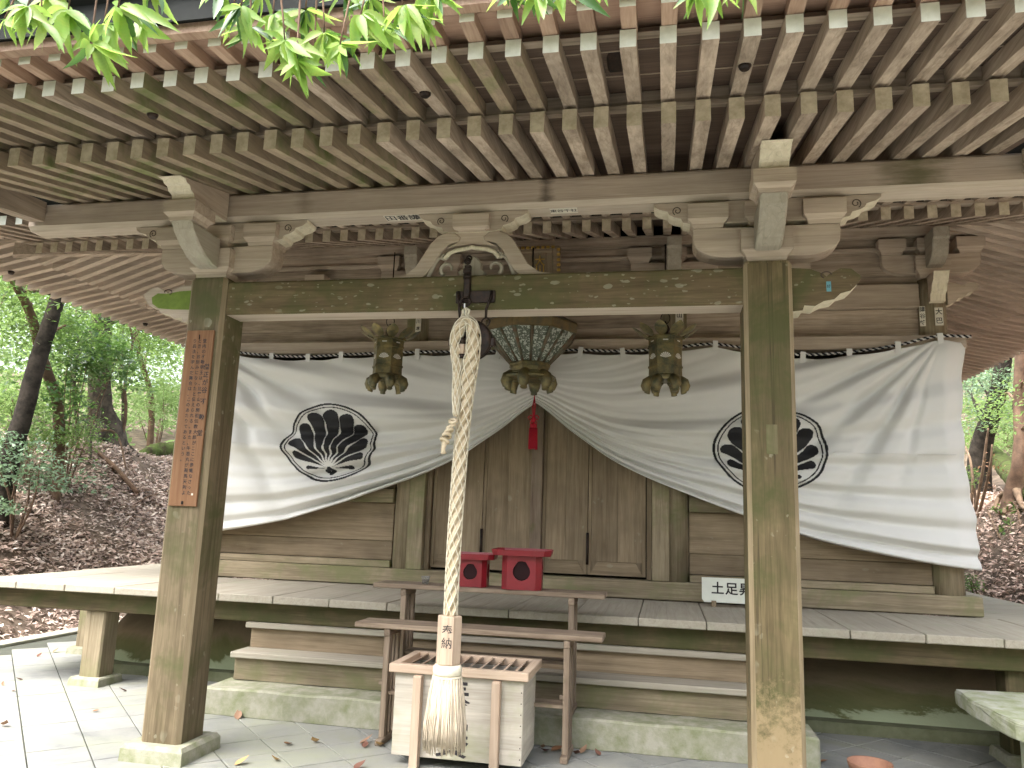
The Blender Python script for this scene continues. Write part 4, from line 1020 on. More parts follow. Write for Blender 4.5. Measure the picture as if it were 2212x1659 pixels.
for i in range(N6):
    j = (i + 1) % N6
    q = MB().add([top[i], top[j], bot[j], bot[i]], [(0, 1, 2, 3)])
    part('openwork_panel', q, M['lattice'], big, loc=(0, 0, 0))
    part('panel_rib', MB().tube([top[i], bot[i]], [.02, .014], 6), M['verdigris'], big, loc=(0, 0, 0))
    a_ = (np.array(top[i]) * .5 + np.array(top[j]) * .5); b_ = (np.array(bot[i]) + np.array(bot[j])) / 2
    part('panel_rib', MB().tube([tuple(a_ * 1.005), tuple(b_ * 1.005)], [.018, .012], 4), M['verdigris'], big, loc=(0, 0, 0))
part('neck', MB().lathe([(.19, -.345), (.205, -.36), (.205, -.375), (.19, -.39), (.185, -.43), (.20, -.44), (.20, -.46), (.17, -.47)], N6, rot=.5, smooth=False), M['brass'], big, loc=(0, 0, 0))
part('flange', MB().lathe([(.17, -.468), (.235, -.462), (.245, -.478), (.235, -.495), (.16, -.505)], 24), M['brass'], big, loc=(0, 0, 0))
ftb = foot_mesh(M['brass'], 1.12)
for k in range(6):
    a = math.pi / 3 * k + .25; link('curled_foot', ftb, big, (.12 * math.cos(a), .12 * math.sin(a), -.475), (0, 0, a))
part('rod', MB().tube([(0, 0, .28), (0, 0, .80)], .008, 6), M['iron'], big, loc=(0, 0, 0))

# ------------------------------------------------------------------ plaque, boards, slips, sign
pl = thing('name_plaque', 'dark framed shrine plaque with gilt edge studs partly hidden behind the frog-leg strut', 'plaque', (0.0, 2.42, 4.03))
part('panel', MB().box(-.17, .17, -.015, .015, -.26, .12), M['wall_z'], pl, loc=(0, 0, 0))
part('frame', MB().box(-.24, -.165, -.03, .03, -.30, .18, ch=.01).box(.165, .24, -.03, .03, -.30, .18, ch=.01).box(-.164, .164, -.028, .03, .115, .178, ch=.01).box(-.164, .164, -.028, .03, -.298, -.25, ch=.01), M['wall_x'], pl, loc=(0, 0, 0))
gd = mesh_of(MB().box(-.017, .017, -.012, .012, -.014, .014, ch=.004), M['gold'], 'gilt_stud')
for k in range(9):
    for sg in (-1, 1): link('gilt_stud', gd, pl, (sg * .226, -.026, -.258 + .05 * k))
for k in range(8): link('gilt_stud', gd, pl, (-.178 + .05 * k, -.026, .168))
for ch, z in (('大', .03), ('川', -.055)):
    link('lettering', text_mesh(ch, .105, M['gold'], 'lettering', .003), pl, (.04, -.020, z), FRONT)
pl.rotation_euler = (R_(10), 0, 0)

bd = thing('explanation_board', 'narrow orange wooden board with brushed Japanese text nailed to the near porch pillar', 'board', (-1.853, -.147, 2.155))
M['orange'] = wood('board_timber', (.175, .088, .044), (.255, .138, .074), 'z', vary=.03, stain=.08)
part('panel', MB().box(-.102, .102, -.012, .004, -.592, .592, ch=.003), M['orange'], bd, loc=(0, 0, 0))
part('nail', MB().tube([(0, -.02, .56), (0, -.015, .53)], .004, 6).lathe([(.008, -.58), (.008, -.56)], 8, (0, -.012, 0)), M['iron'], bd, loc=(0, 0, 0))
cols = [(.075, .335, .043, '僧正が谷 不　動　堂', .053), (.040, .515, .030, '堂内の不動明王は、比叡山の開祖伝教大師がここに参篭なさった', .0365),
        (.004, .515, .030, 'とき、お刻みになったと伝えられる。また、牛若丸が鞍馬天狗よ', .0365), (-.034, .515, .030, 'り兵法を学んだ舞台は、このあたりであるという。', .0365)]
for cx, z, sz, tx, st_ in cols:
    for ch in tx:
        if ch not in ' 　':
            link('lettering', text_mesh(ch, sz, M['ink'], 'lettering'), bd, (cx + random.uniform(-.001, .001), -.0132, z), (math.pi / 2, random.uniform(-.06, .06), 0))
        z -= st_ * (.45 if ch == ' ' else 1)
part('paper_scrap', MB().box(.06, .072, -.0135, -.012, -.52, -.508), M['paper'], bd, loc=(0, 0, 0))

def slip(label, x, y, z, w, h, txt, ts, mat='paper', rot=FRONT, vertical=True, tm_='ink'):
    t = thing('votive_slip', label, 'slip', (x, y, z), 0, 'votive name slips pasted on the timbers')
    t.rotation_euler = rot
    part('paper', MB().box(-w / 2, w / 2, -h / 2, h / 2, 0, .0012), M[mat], t, loc=(0, 0, 0))
    n = len(txt)
    for k, ch in enumerate(txt):
        p = (0, h / 2 - (k + .5) * h / n, .0016) if vertical else (-w / 2 + (k + .5) * w / n, 0, .0016)
        link('lettering', text_mesh(ch, ts, M[tm_], 'lettering'), t, p)
    return t
ch_rot = (R_(42), 0, 0)
slip('paper slip with black characters on the porch purlin left of the strut', -.505, -.02, 3.5518, .25, .10, '田番講', .085, rot=(math.pi, 0, 0), vertical=False)
slip('paper slip with black characters on the porch purlin right of the strut', .60, -.02, 3.5518, .18, .085, '東谷千社', .048, rot=(math.pi, 0, 0), vertical=False)
slip('pale slip pasted on the hall column above the right brass lantern', 1.385, 2.765, 3.545, .075, .16, '山本', .06)
slip('dark lettered slip on the hall corner column above the curtain end', 3.585, 2.757, 3.535, .05, .19, '講谷蜂', .05)
slip('green stained slip on the corner column reading two large characters', 3.725, 2.755, 3.53, .07, .17, '大巴', .062)
slip('small blue sticker on the mossy carved beam end of the right pillar', 2.20, -.087, 2.973, .026, .062, '好', .022, mat='paper_blue')
slip('slip with a black character on the hall column left of the bell rope', -1.30, 2.765, 3.53, .06, .15, '川本', .05)

sg_ = thing('notice_sign', 'low white sign with black brushed characters standing on the veranda behind the right pillar', 'sign', (1.985, 2.46, .862))
part('panel', MB().prism([(-.40, .035), (-.42, .060), (-.42, .245), (.36, .250), (.36, .035)], 'y', -.008, .008), M['signwhite'], sg_, loc=(0, 0, 0))
part('foot', MB().box(-.34, -.30, -.03, .05, 0, .05), M['wall_y'], sg_, loc=(0, 0, 0))
part('foot', MB().box(.30, .34, -.03, .05, 0, .05), M['wall_y'], sg_, loc=(0, 0, 0))
for k, ch in enumerate('土足昇殿'):
    link('lettering', text_mesh(ch, .112, M['ink'], 'lettering', bold=.02), sg_, (-.285 + .118 * k, -.0095, .15), FRONT)

# ------------------------------------------------------------------ offering box
bx = thing('offering_box', 'pale wooden slatted offering box with algae stains standing under the bell rope', 'offering box', (-.035, .23, 0))
part('front_panel', MB().box(-.42, .42, 0, .022, .06, .56, ch=.003), M['box_x'], bx, loc=(0, 0, 0))
part('back_panel', MB().box(-.42, .42, .448, .47, .06, .56, ch=.003), M['box_x'], bx, loc=(0, 0, 0))
for sg in (-1, 1):
    part('side_panel', MB().box(*sorted((sg * .398, sg * .421)), .024, .446, .06, .56, ch=.002), M['box_y'], bx, loc=(0, 0, 0))
part('bottom_panel', MB().box(-.396, .396, .024, .446, .06, .08), M['box_x'], bx, loc=(0, 0, 0))
part('top_rim', MB().box(-.455, .455, -.035, .02, .562, .615, ch=.004), M['cedar_x'], bx, loc=(0, 0, 0))
part('top_rim', MB().box(-.455, .455, .45, .505, .562, .615, ch=.004), M['cedar_x'], bx, loc=(0, 0, 0))
for sg in (-1, 1): part('top_rim', MB().box(*sorted((sg * .40, sg * .455)), .021, .449, .562, .614, ch=.004), M['cedar_y'], bx, loc=(0, 0, 0))
slm = mesh_of(MB().prism([(-.040, -.02), (-.036, -.024), (.022, .020), (.018, .024)], 'y', .022, .448), M['cedar_y'], 'slat')
for k in range(10): link('slat', slm, bx, (-.36 + .0785 * k, 0, .588))
for x in (-.255, .255):
    part('front_post', MB().prism([(-.062, 0), (-.002, 0), (-.002, .545), (-.014, .556), (-.05, .556), (-.062, .545)], 'x', x - .026, x + .026, ch=.005), M['cedar_z'], bx, loc=(0, 0, 0))
for x in (-.255, .255): part('rear_post', MB().box(x - .026, x + .026, .472, .53, 0, .55, ch=.005), M['cedar_z'], bx, loc=(0, 0, 0))
for ch, z in (('奉', .42), ('賽', .165)):
    link('lettering', text_mesh(ch, .23, M['ink'], 'lettering', bold=.012), bx, (-.03, -.0015, z), FRONT)
nl_me = mesh_of(MB().lathe([(.004, -.001), (.004, .001)], 6), M['iron'], 'nail')
for k in range(7): link('nail', nl_me, bx, (.408, -.001, .10 + .065 * k), (math.pi / 2, 0, 0))

# ------------------------------------------------------------------ benches
def bench(label, x, y, z0, ztop, dep=.27, lowshelf=False):
    t = thing('wooden_bench', label, 'bench', (x, y, z0), 0, 'two slatted wooden benches before the steps'); h = ztop - z0
    part('seat_plank', MB().box(-.875, .875, 0, dep, h - .035, h, ch=.005), M['bench_x'], t, loc=(0, 0, 0))
    for sx in (-.635, .635):
        part('top_rail', MB().box(sx - .022, sx + .022, .01, dep - .01, h - .085, h - .037, ch=.004), M['bench_y'], t, loc=(0, 0, 0))
        part('foot_rail', MB().box(sx - .026, sx + .026, -.035, dep + .03, 0, .042, ch=.006), M['bench_y'], t, loc=(0, 0, 0))
        for k in range(4):
            yy = .02 + (dep - .075) * k / 3
            part('leg_slat', MB().box(sx - (.020 if k in (0, 3) else .012), sx + (.020 if k in (0, 3) else .012), yy, yy + (.04 if k in (0, 3) else .026), .043, h - .086, ch=.003), M['bench_z'], t, loc=(0, 0, 0))
        part('wedge_pin', MB().box(sx - .045, sx - .02, .028, .05, h * .48, h * .48 + .025, ch=.003), M['bench_x'], t, loc=(0, 0, 0))
    part('stretcher', MB().box(-.614, .614, .05, dep - .06, h * .40, h * .40 + .022, ch=.003), M['bench_x'], t, loc=(0, 0, 0))
    return t
bench('lower slatted wooden bench standing on the paving behind the offering box', -.033, .60, 0, .80)
bench('upper slatted wooden bench on the stone step carrying the red stands', -.05, .955, .20, 1.045)

# red offering stands
def red_stand(x, y, z, s, label):
    t = thing('offering_stand', label, 'offering stand', (x, y, z), R_(6), 'red lacquer offering stands')
    a, c = .105 * s, .03 * s
    oc = [(a - c, -a), (a, -a + c), (a, a - c), (a - c, a), (-a + c, a), (-a, a - c), (-a, -a + c), (-a + c, -a)]
    inn = [(p * .88, q * .88) for p, q in oc]; H = .175 * s; n = 8
    mb = MB()
    mb.v = [(p, q, 0) for p, q in oc] + [(p * .97, q * .97, H) for p, q in oc]
    # walls with a notched round opening cut in the four wide faces
    mb2 = MB()
    for i in range(8):
        j = (i + 1) % 8
        p0, p1 = np.array(oc[i]), np.array(oc[j]); wide = np.linalg.norm(p1 - p0) > .08 * s
        nrm = np.array([p1[1] - p0[1], -(p1[0] - p0[0])]); nrm = nrm / np.linalg.norm(nrm)
        def W(u, zz, off=0.0): q = p0 + (p1 - p0) * u - nrm * off; return (q[0], q[1], zz * H)
        if not wide:
            mb2.add([W(0, 0), W(1, 0), W(1, 1), W(0, 1)], [(0, 1, 2, 3)])
        else:
            K = 16; hole = []; outer = []
            for k in range(K):
                an = 2 * math.pi * k / K; rr = .31 if not (math.sin(an) > .75) else .37
                hu, hz = .5 + rr * math.cos(an), .53 + rr * .85 * math.sin(an); hole.append((hu, hz))
                m_ = max(abs(math.cos(an)), abs(math.sin(an))); outer.append((.5 + .5 * math.cos(an) / m_, .5 + .5 * math.sin(an) / m_))
            v = [W(*o) for o in outer] + [W(*h) for h in hole] + [W(h[0], h[1], .012) for h in hole]
            f = [(k, (k + 1) % K, K + (k + 1) % K, K + k) for k in range(K)] + [(K + k, K + (k + 1) % K, 2 * K + (k + 1) % K, 2 * K + k) for k in range(K)]
            mb2.add(v, f)
    part('body', mb2, M['red'], t, loc=(0, 0, 0))
    part('inside', MB().prism(inn, 'z', .004, H - .004), plain('dark_inside', (.02, .004, .005), .9), t, loc=(0, 0, 0))
    b_ = .155 * s; d = .035 * s
    def octo(r): 
        dd = d * r / b_; return [(r - dd, -r), (r, -r + dd), (r, r - dd), (r - dd, r), (-r + dd, r), (-r, r - dd), (-r, -r + dd), (-r + dd, -r)]
    part('tray_floor', MB().prism(octo(b_ * .97), 'z', H + .0005, H + .010), M['red'], t, loc=(0, 0, 0))
    o1, o2, o3, o4 = octo(b_ * .975), octo(b_ * 1.03), octo(b_ * .99), octo(b_ * .94)
    q = MB(); q.v = [(x_, y_, H + .001) for x_, y_ in o1] + [(x_, y_, H + .042) for x_, y_ in o2] + [(x_, y_, H + .042) for x_, y_ in o3] + [(x_, y_, H + .011) for x_, y_ in o4]
    for lv in range(3):
        for i in range(8): q.f.append([lv * 8 + i, lv * 8 + (i + 1) % 8, lv * 8 + 8 + (i + 1) % 8, lv * 8 + 8 + i])
    q.m = [0] * len(q.f); q.sm = [False] * len(q.f)
    part('tray_rim', q, M['red'], t, loc=(0, 0, 0))
    return t
red_stand(.200, 1.10, 1.046, 1.40, 'larger red lacquer offering stand with round openings on the upper bench')
red_stand(-.19, 1.10, 1.046, 1.15, 'smaller red lacquer offering stand half behind the bell rope')
cupm, cnt, cb_, co_ = base_mat('clear_plastic'); cb_.inputs['Base Color'].default_value = (.9, .92, .92, 1); cb_.inputs['Roughness'].default_value = .08; cb_.inputs['Transmission Weight'].default_value = .9; cb_.inputs['IOR'].default_value = 1.3
cup = part('plastic_cup', MB().lathe([(.022, 0), (.024, .002), (.033, .052), (.036, .055), (.033, .057), (.030, .052), (.022, .004)], 24), cupm, loc=(-.545, 1.06, 1.046), label='small clear plastic cup on the upper bench', category='cup')

# ------------------------------------------------------------------ stone bench and bowl by the right edge
sb = thing('stone_bench', 'rough lichen covered stone slab bench at the lower right edge', 'stone bench', (3.2, 0, 0))
bm = bmesh.new()
slabp = [(.02, 1.38), (.48, 1.43), (1.4, 1.40), (1.6, .9), (1.5, .2), (.9, -.05), (.2, .12), (.03, .45), (-.01, 1.0)]
mb = MB().prism(slabp, 'z', .395, .50, ch=.014)
ob = part('slab', mb, M['stone2'], sb, loc=(0, 0, 0))
bm = bmesh.new(); bm.from_mesh(ob.data); bmesh.ops.triangulate(bm, faces=[f for f in bm.faces if len(f.verts) > 4]); bmesh.ops.subdivide_edges(bm, edges=list(bm.edges), cuts=4, use_grid_fill=True)
for v in bm.verts: v.co += Vector((random.uniform(-1, 1), random.uniform(-1, 1), random.uniform(-1, 1))) * .004
bm.to_mesh(ob.data); bm.free()
for x, y in ((.32, .62), (1.2, .7)):
    part('leg', MB().prism([(x - .14, y - .22), (x + .14, y - .20), (x + .13, y + .22), (x - .13, y + .20)], 'z', -.01, .394, ch=.01), M['stone2'], sb, loc=(0, 0, 0))
bowl = part('clay_bowl', MB().lathe([(.06, 0), (.09, .004), (.125, .04), (.138, .085), (.136, .090), (.128, .088), (.112, .045), (.07, .016), (.0, .014)], 36, cap=False), M['terracotta'], loc=(2.545, .93, .001), label='brown clay bowl on the paving at the lower right', category='bowl')
lv = MB(); 
lvm = leaf_mat('dry_leaf', [(.30, .13, .05), (.42, .22, .09), (.20, .07, .04), (.50, .30, .12)], .1, .7)
def leaf_shape(L, W, n=7, curl=.25, fold=.3, serr=0.0):
    """one leaf lying along +x, folded at the midrib, curling up at the tip"""
    mb = MB()
    for i in range(n + 1):
        t = i / n; w = W * (math.sin(math.pi * min(1, t ** .8 * .98 + .02)) ** .9) * (1 - .35 * t) if 0 < i < n else .0008
        if serr and 0 < i < n and i % 2: w *= 1 - serr
        z = curl * L * t * t
        mb.v += [(L * t, -w, z + fold * w), (L * t, 0, z), (L * t, w, z + fold * w)]
    for i in range(n):
        for j in (0, 1): mb.f.append([i * 3 + j, i * 3 + j + 1, i * 3 + j + 4, i * 3 + j + 3])
    mb.m = [0] * len(mb.f); mb.sm = [True] * len(mb.f); return mb
fall_me = []
for k, cs in enumerate(([(.24, .125, .065)], [(.15, .07, .05)], [(.46, .29, .13)], [(.28, .17, .11)], [(.38, .42, .30)])):
    mt = leaf_mat('fallen_leaf_%d' % k, cs * 2, .08, .7)
    q = leaf_shape(.085, .030, 7, .35 + .1 * k, .5); q.v = [(x - .04, y, z) for x, y, z in q.v]
    fall_me.append(mesh_of(q, mt, 'fallen_leaf'))
spots_all = [(-4.058, 1.076, 0), (-3.308, .643, 1), (-3.002, .736, 0), (-3.223, .444, 4), (-3.294, .194, 3), (-2.698, .655, 3), (-3.273, 1.388, 1), (-3.106, 1.233, 1), (-4.359, 1.449, 1), (-4.279, 1.543, 1), (-5.091, 2.689, 3), (-3.731, 1.019, 3), (-4.329, 1.239, 3), (-5.287, 2.545, 1), (-5.059, 2.437, 1),
         (-1.325, -.056, 2), (-1.161, .061, 2), (-1.246, .397, 0), (-1.096, .498, 2), (-1.922, .93, 3), (-.741, .527, 1), (-.65, .555, 2), (-.769, .60, 3), (-.612, .10, 1), (2.3, 1.15, 0), (.45, .78, 1), (.52, .85, 0), (.66, .80, 1), (.70, .86, 3), (.60, .90, 3), (.80, .85, 1), (.42, .86, 3)]
spots = [q for k, q in enumerate(spots_all) if not (q[0] < -2.2 and k % 2)]
names = ['brown', 'dark red', 'yellow ochre', 'tan', 'pale green']
for k, (x, y, c) in enumerate(spots):
    s_ = random.uniform(.5, .95) if x < -2 else random.uniform(.7, 1.15)
    where = ('beside the right foot of the lower bench' if 0 < x < 1 else 'near the clay bowl' if x > 2 else 'beside the left foot of the lower bench' if x > -.9 else
             'on the slabs between left pillar and offering box' if x > -1.7 else 'against the stone step' if x > -2.2 else 'just left of the tall left pillar' if x > -2.9 else
             'on the slabs between left pillar and veranda post' if x > -3.3 else 'before the veranda post' if x > -3.9 else 'at the lower left edge of the view' if y < 2 else 'beside the kerb of the slope')
    o = link('fallen_leaf', fall_me[c], None, (x, y, .004), (random.uniform(-.2, .2), random.uniform(-.15, .1), random.uniform(0, 6.28)),
             label='curled %s fallen leaf lying %s' % (names[c], where), category='leaf', group='fallen leaves on the paving: %s, %s' % (names[c], where))
    o.scale = (s_, s_, s_)
# ------------------------------------------------------------------ vegetation
def pray(px, py):
    d = (px - 1106) / 1661 * RT - (py - 829.5) / 1661 * UP + FW; return d
def pix(px, py, x=None, y=None, dep=None):
    """the point seen at a picture position on the plane X = x or Y = y, or at a depth"""
    d = pray(px, py)
    t = dep if dep is not None else ((x - CAM[0]) / d[0] if x is not None else (y - CAM[1]) / d[1])
    return CAM + d * t
def leaf_cloud(C, size, flat=.5, seed=0, aspect=.42, droop=.3):
    """C: leaf positions. Each leaf is a small folded diamond of two triangles pairs"""
    r = np.random.default_rng(seed); n = len(C)
    az = r.uniform(0, 2 * np.pi, n); el = r.normal(-droop, .35, n)
    d = np.stack([np.cos(az) * np.cos(el), np.sin(az) * np.cos(el), np.sin(el)], -1)
    u = np.stack([r.normal(0, flat, n), r.normal(0, flat, n), np.ones(n)], -1)
    s = np.cross(d, u); s /= np.linalg.norm(s, axis=1, keepdims=True) + 1e-9
    L = (size * r.uniform(.65, 1.35, n))[:, None]
    w = L * aspect
    a = C; t = C + d * L; m1 = C + d * L * .45 + s * w * .5; m2 = C + d * L * .45 - s * w * .5
    V = np.stack([a, m1, t, m2], 1).reshape(-1, 3)
    return V, np.arange(4 * n).reshape(-1, 4)
M['bark'] = plain('bark_grey', (.115, .095, .075), .95, vary=.3, nscale=7, spec=.1, col2=(.04, .034, .028), bstr=1.0, bscale=22)
M['bark_red'] = plain('bark_brown', (.19, .125, .085), .95, vary=.25, nscale=6, spec=.1, col2=(.09, .06, .045), bstr=.7, bscale=22)
M['bark_dark'] = plain('bark_dark', (.055, .046, .037), .95, vary=.3, nscale=7, spec=.1, col2=(.02, .017, .014), bstr=1.0, bscale=18)
M['root'] = plain('bare_root', (.25, .175, .12), .9, vary=.25, nscale=8, spec=.15, col2=(.13, .09, .06), bstr=.5)
M['mosslog'] = plain('mossy_log', (.09, .13, .035), .98, vary=.3, nscale=6, spec=.1, col2=(.05, .04, .025), bstr=1.0, bscale=24)
M['lf_mid'] = leaf_mat('leaf_mid', [(.028, .062, .018), (.048, .10, .027), (.08, .15, .04), (.12, .20, .06)], .45, .45, (.27, .42, .10))
M['lf_light'] = leaf_mat('leaf_light', [(.06, .125, .03), (.105, .19, .045), (.16, .26, .08)], .5, .5, (.36, .50, .17))
M['lf_dark'] = leaf_mat('leaf_dark', [(.018, .048, .018), (.03, .07, .022), (.05, .11, .035)], .35, .3, (.22, .40, .08), spec=.6)
M['lf_blue'] = leaf_mat('leaf_bluish', [(.09, .15, .085), (.15, .23, .14), (.22, .31, .20)], .35, .4, (.18, .29, .14), spec=.5)
M['lf_far'] = leaf_mat('leaf_far', [(.07, .14, .035), (.12, .21, .06), (.19, .29, .10), (.30, .40, .19)], .55, .6, (.42, .56, .24))

def clusters(pts, n, r, rz, seed):
    g_ = np.random.default_rng(seed); out = []
    for c in pts:
        k = g_.integers(int(n * .6), int(n * 1.4))
        q = g_.normal(0, 1, (k, 3)); q /= np.maximum(1, np.linalg.norm(q, axis=1, keepdims=True) / 1.6)
        q *= np.array([r, r, rz]) * g_.uniform(.6, 1.3); q[:, 2] -= .25 * (q[:, 0] ** 2 + q[:, 1] ** 2) / r
        out.append(np.asarray(c) + q)
    return np.concatenate(out)
def trunk_tube(pts, rad, n=120, flare=None, wob=.08, sides=14):
    P, s = chain([(*p, r) for p, r in zip(pts, rad)], n); 
    return MB().tube(P[:, :3].tolist(), P[:, 3].tolist(), sides, wob=wob)
def tree(name, label, pts, rad, mat, branches=(), crown=None, lm=None, lsize=.08, seed=0, flat=.5, sides=14):
    base = Vector(pts[0]); t = thing(name, label, 'tree', tuple(base), 0, 'trees of the surrounding forest')
    L_ = lambda P: [tuple(Vector(p) - base) for p in P]
    part('trunk', trunk_tube(L_(pts), rad, 60, sides=sides), mat, t, loc=(0, 0, 0))
    for bp_, br_ in branches:
        part('branch', trunk_tube(L_(bp_), br_, 24, sides=7), mat, t, loc=(0, 0, 0))
    if crown is not None and len(crown):
        # twigs joining the leaf sprays to the nearest point of the stem
        V, F = leaf_cloud(np.asarray(crown), lsize, flat, seed)
        link('crown', bigmesh('crown', V - np.array(base), F, lm), t)
    return t
def boughs(pts, targets, rad=.022, seed=0):
    g_ = random.Random(seed); P = np.array(pts); out = []
    for c in targets:
        c = np.array(c); i = int(np.argmin(np.linalg.norm(P - c, axis=1))); a = P[i]
        m_ = (a + c) / 2 + np.array([g_.uniform(-.2, .2), g_.uniform(-.2, .2), g_.uniform(.05, .35)])
        out.append(([tuple(a), tuple(m_), tuple(c)], [rad, rad * .6, rad * .25]))
    return out
def dense(pts, n=40): return chain([tuple(p) for p in pts], n)[0]

rs = np.random.default_rng(5)
def samp(x0, x1, y0, y1, n, X=None, Y=None, seed=0):
    g_ = np.random.default_rng(seed); o = []
    for _ in range(n):
        p = (g_.uniform(x0, x1), g_.uniform(y0, y1))
        o.append(pix(*p, x=g_.uniform(*X)) if X else pix(*p, y=g_.uniform(*Y)))
    return o
def onground(p): p = np.array(p, float); p[2] = float(gz(p[0], p[1])) - .12; return p

# --- left side
b0 = onground(pix(10, 1040, x=-7.7)); T1 = [b0, pix(22, 985, x=-7.7), pix(45, 915, x=-7.65), pix(78, 790, x=-7.6), pix(112, 685, x=-7.5), pix(150, 560, x=-7.4), pix(210, 400, x=-7.2)]
tg = samp(-60, 260, 480, 620, 10, X=(-8.6, -7.0), seed=1)
tree('leaning_tree', 'dark straight trunk leaning to the right at the far left edge', T1, [.17, .14, .125, .115, .105, .09, .07], M['bark_dark'], boughs(dense(T1), tg, .03, 1), clusters(tg, 420, .55, .22, 1), M['lf_mid'], .085, 1)
b0 = onground(pix(128, 1000, x=-8.3)); T2 = [b0, pix(128, 930, x=-8.3), pix(122, 860, x=-8.25), pix(100, 800, x=-8.2), pix(82, 740, x=-8.15), pix(70, 690, x=-8.1), pix(48, 640, x=-8.0), pix(20, 590, x=-7.9), pix(-30, 500, x=-7.8)]
tg = samp(-20, 180, 590, 720, 9, X=(-9, -7.8), seed=2)
tree('crooked_tree', 'slender reddish brown trunk that bends twice behind the leaning tree', T2, [.10, .085, .08, .078, .07, .066, .06, .055, .05], M['bark_red'], boughs(dense(T2), tg, .022, 2), clusters(tg, 300, .45, .15, 2), M['lf_mid'], .075, 2)
b0 = onground(pix(232, 948, x=-9.9)); T3 = [b0, pix(226, 925, x=-9.9), pix(218, 890, x=-9.9), pix(215, 840, x=-9.9), pix(217, 760, x=-9.9), pix(222, 640, x=-9.9), pix(228, 500, x=-9.9), pix(235, 300, x=-9.9)]
tg = samp(130, 390, 520, 760, 16, X=(-10.8, -8.8), seed=3)
t3 = tree('old_tree', 'thick upright grey trunk with flaring roots at the crest of the leafy slope', T3, [.52, .34, .25, .215, .205, .20, .18, .15], M['bark'], boughs(dense(T3), tg, .035, 3), clusters(tg, 360, .6, .18, 3), M['lf_mid'], .09, 3)
for a in ((232, 935, 305, 950), (228, 935, 268, 948), (220, 938, 180, 950)):
    p0, p1 = pix(a[0], a[1] - 12, x=-9.8), onground(pix(a[2], a[3], x=-9.5)); p1[2] += .10
    part('root', trunk_tube([tuple(p0 - T3[0]), tuple((p0 + p1) / 2 - T3[0] + np.array([0, 0, -.05])), tuple(p1 - T3[0])], [.16, .10, .05], 20, sides=8), M['bark'], t3, loc=(0, 0, 0))
for k, (nm, lb, px, py0, py1, X, r, dx) in enumerate((
        ('sapling', 'thin straight sapling stem standing left of the thick grey trunk', 158, 985, 700, -9.3, .035, 8),
        ('sapling', 'thin crooked sapling between the thick trunk and the porch pillar', 262, 930, 690, -9.6, .03, 18),
        ('sapling', 'pale thin stem close beside the far side of the thick trunk', 268, 910, 640, -11, .03, -6))):
    b0 = onground(pix(px, py0, x=X)); T_ = [b0] + [pix(px + dx * math.sin(2.2 * q) + 6 * math.sin(9 * q + k), py0 + (py1 - py0) * q - 12, x=X) for q in (.15, .35, .55, .75, 1.0)]
    tg = samp(px - 60, px + 70, py1 - 40, py1 + 130, 8, X=(X - .7, X + .5), seed=20 + k)
    tree(nm, lb, T_, [r * 1.2, r, r, r * .9, r * .7, r * .4], M['bark_red'] if k == 1 else M['bark'], boughs(dense(T_), tg, .012, k), clusters(tg, 260, .45, .12, 30 + k), M['lf_mid'] if k else M['lf_light'], .075, 40 + k, sides=8)
# leafy understorey: one broad-leaved tree behind, one bluish shrub before the leaning tree, two light bushes
tg = samp(60, 400, 640, 860, 34, X=(-13.5, -10.5), seed=6)
b0 = onground(pix(330, 930, x=-12)); T_ = [b0, pix(325, 850, x=-12), pix(300, 760, x=-12), pix(290, 620, x=-12)]
tree('broadleaf_tree', 'light green spreading tree just behind the crest beside the porch pillar', T_, [.09, .07, .06, .04], M['bark_red'], boughs(dense(T_), tg[:12], .02, 6), clusters(tg, 300, .6, .16, 6), M['lf_light'], .10, 6)
def bush(name, label, regs, X, lm, lsize, n, r, rz, seed, nst=6, cat='shrub'):
    tg = []
    for q, (x0, x1, y0, y1, k) in enumerate(regs): tg += samp(x0, x1, y0, y1, k, X=X, seed=seed + q)
    c = np.mean(np.array(tg), 0); base = onground(c); t = thing(name, label, cat, tuple(base))
    for q in range(nst):
        e_ = np.array(tg[q % len(tg)]); m_ = base * .5 + e_ * .5 + np.array([random.uniform(-.1, .1), random.uniform(-.1, .1), .08])
        part('stem', trunk_tube([(0, 0, 0), tuple(m_ - base), tuple(e_ - base)], [.018, .012, .005], 14, sides=5), M['bark_red'], t, loc=(0, 0, 0))
    V, F = leaf_cloud(clusters(tg, n, r, rz, seed), lsize, .5, seed); link('foliage', bigmesh('foliage', V - base, F, lm), t)
    return t
bush('shrub', 'low bluish green shrub at the foot of the leaning trunk', [(-30, 90, 930, 1020, 9), (60, 170, 985, 1030, 4), (-20, 20, 1060, 1110, 2)], (-7.7, -7.0), M['lf_blue'], .075, 130, .28, .10, 50)
bush('shrub', 'dark glossy leaved bush under the eave near the leaning trunk', [(110, 250, 690, 800, 16), (60, 160, 800, 900, 6)], (-8.8, -8.0), M['lf_dark'], .10, 170, .35, .16, 60)
bush('shrub', 'pale feathery bush hanging over the slope left of the sapling', [(0, 120, 860, 960, 12), (130, 210, 900, 960, 5)], (-8.9, -8.0), M['lf_light'], .06, 260, .30, .10, 70)
bush('shrub', 'bright bush behind the crest right beside the porch pillar', [(280, 400, 820, 905, 14)], (-13, -11.5), M['lf_far'], .10, 260, .5, .2, 80)
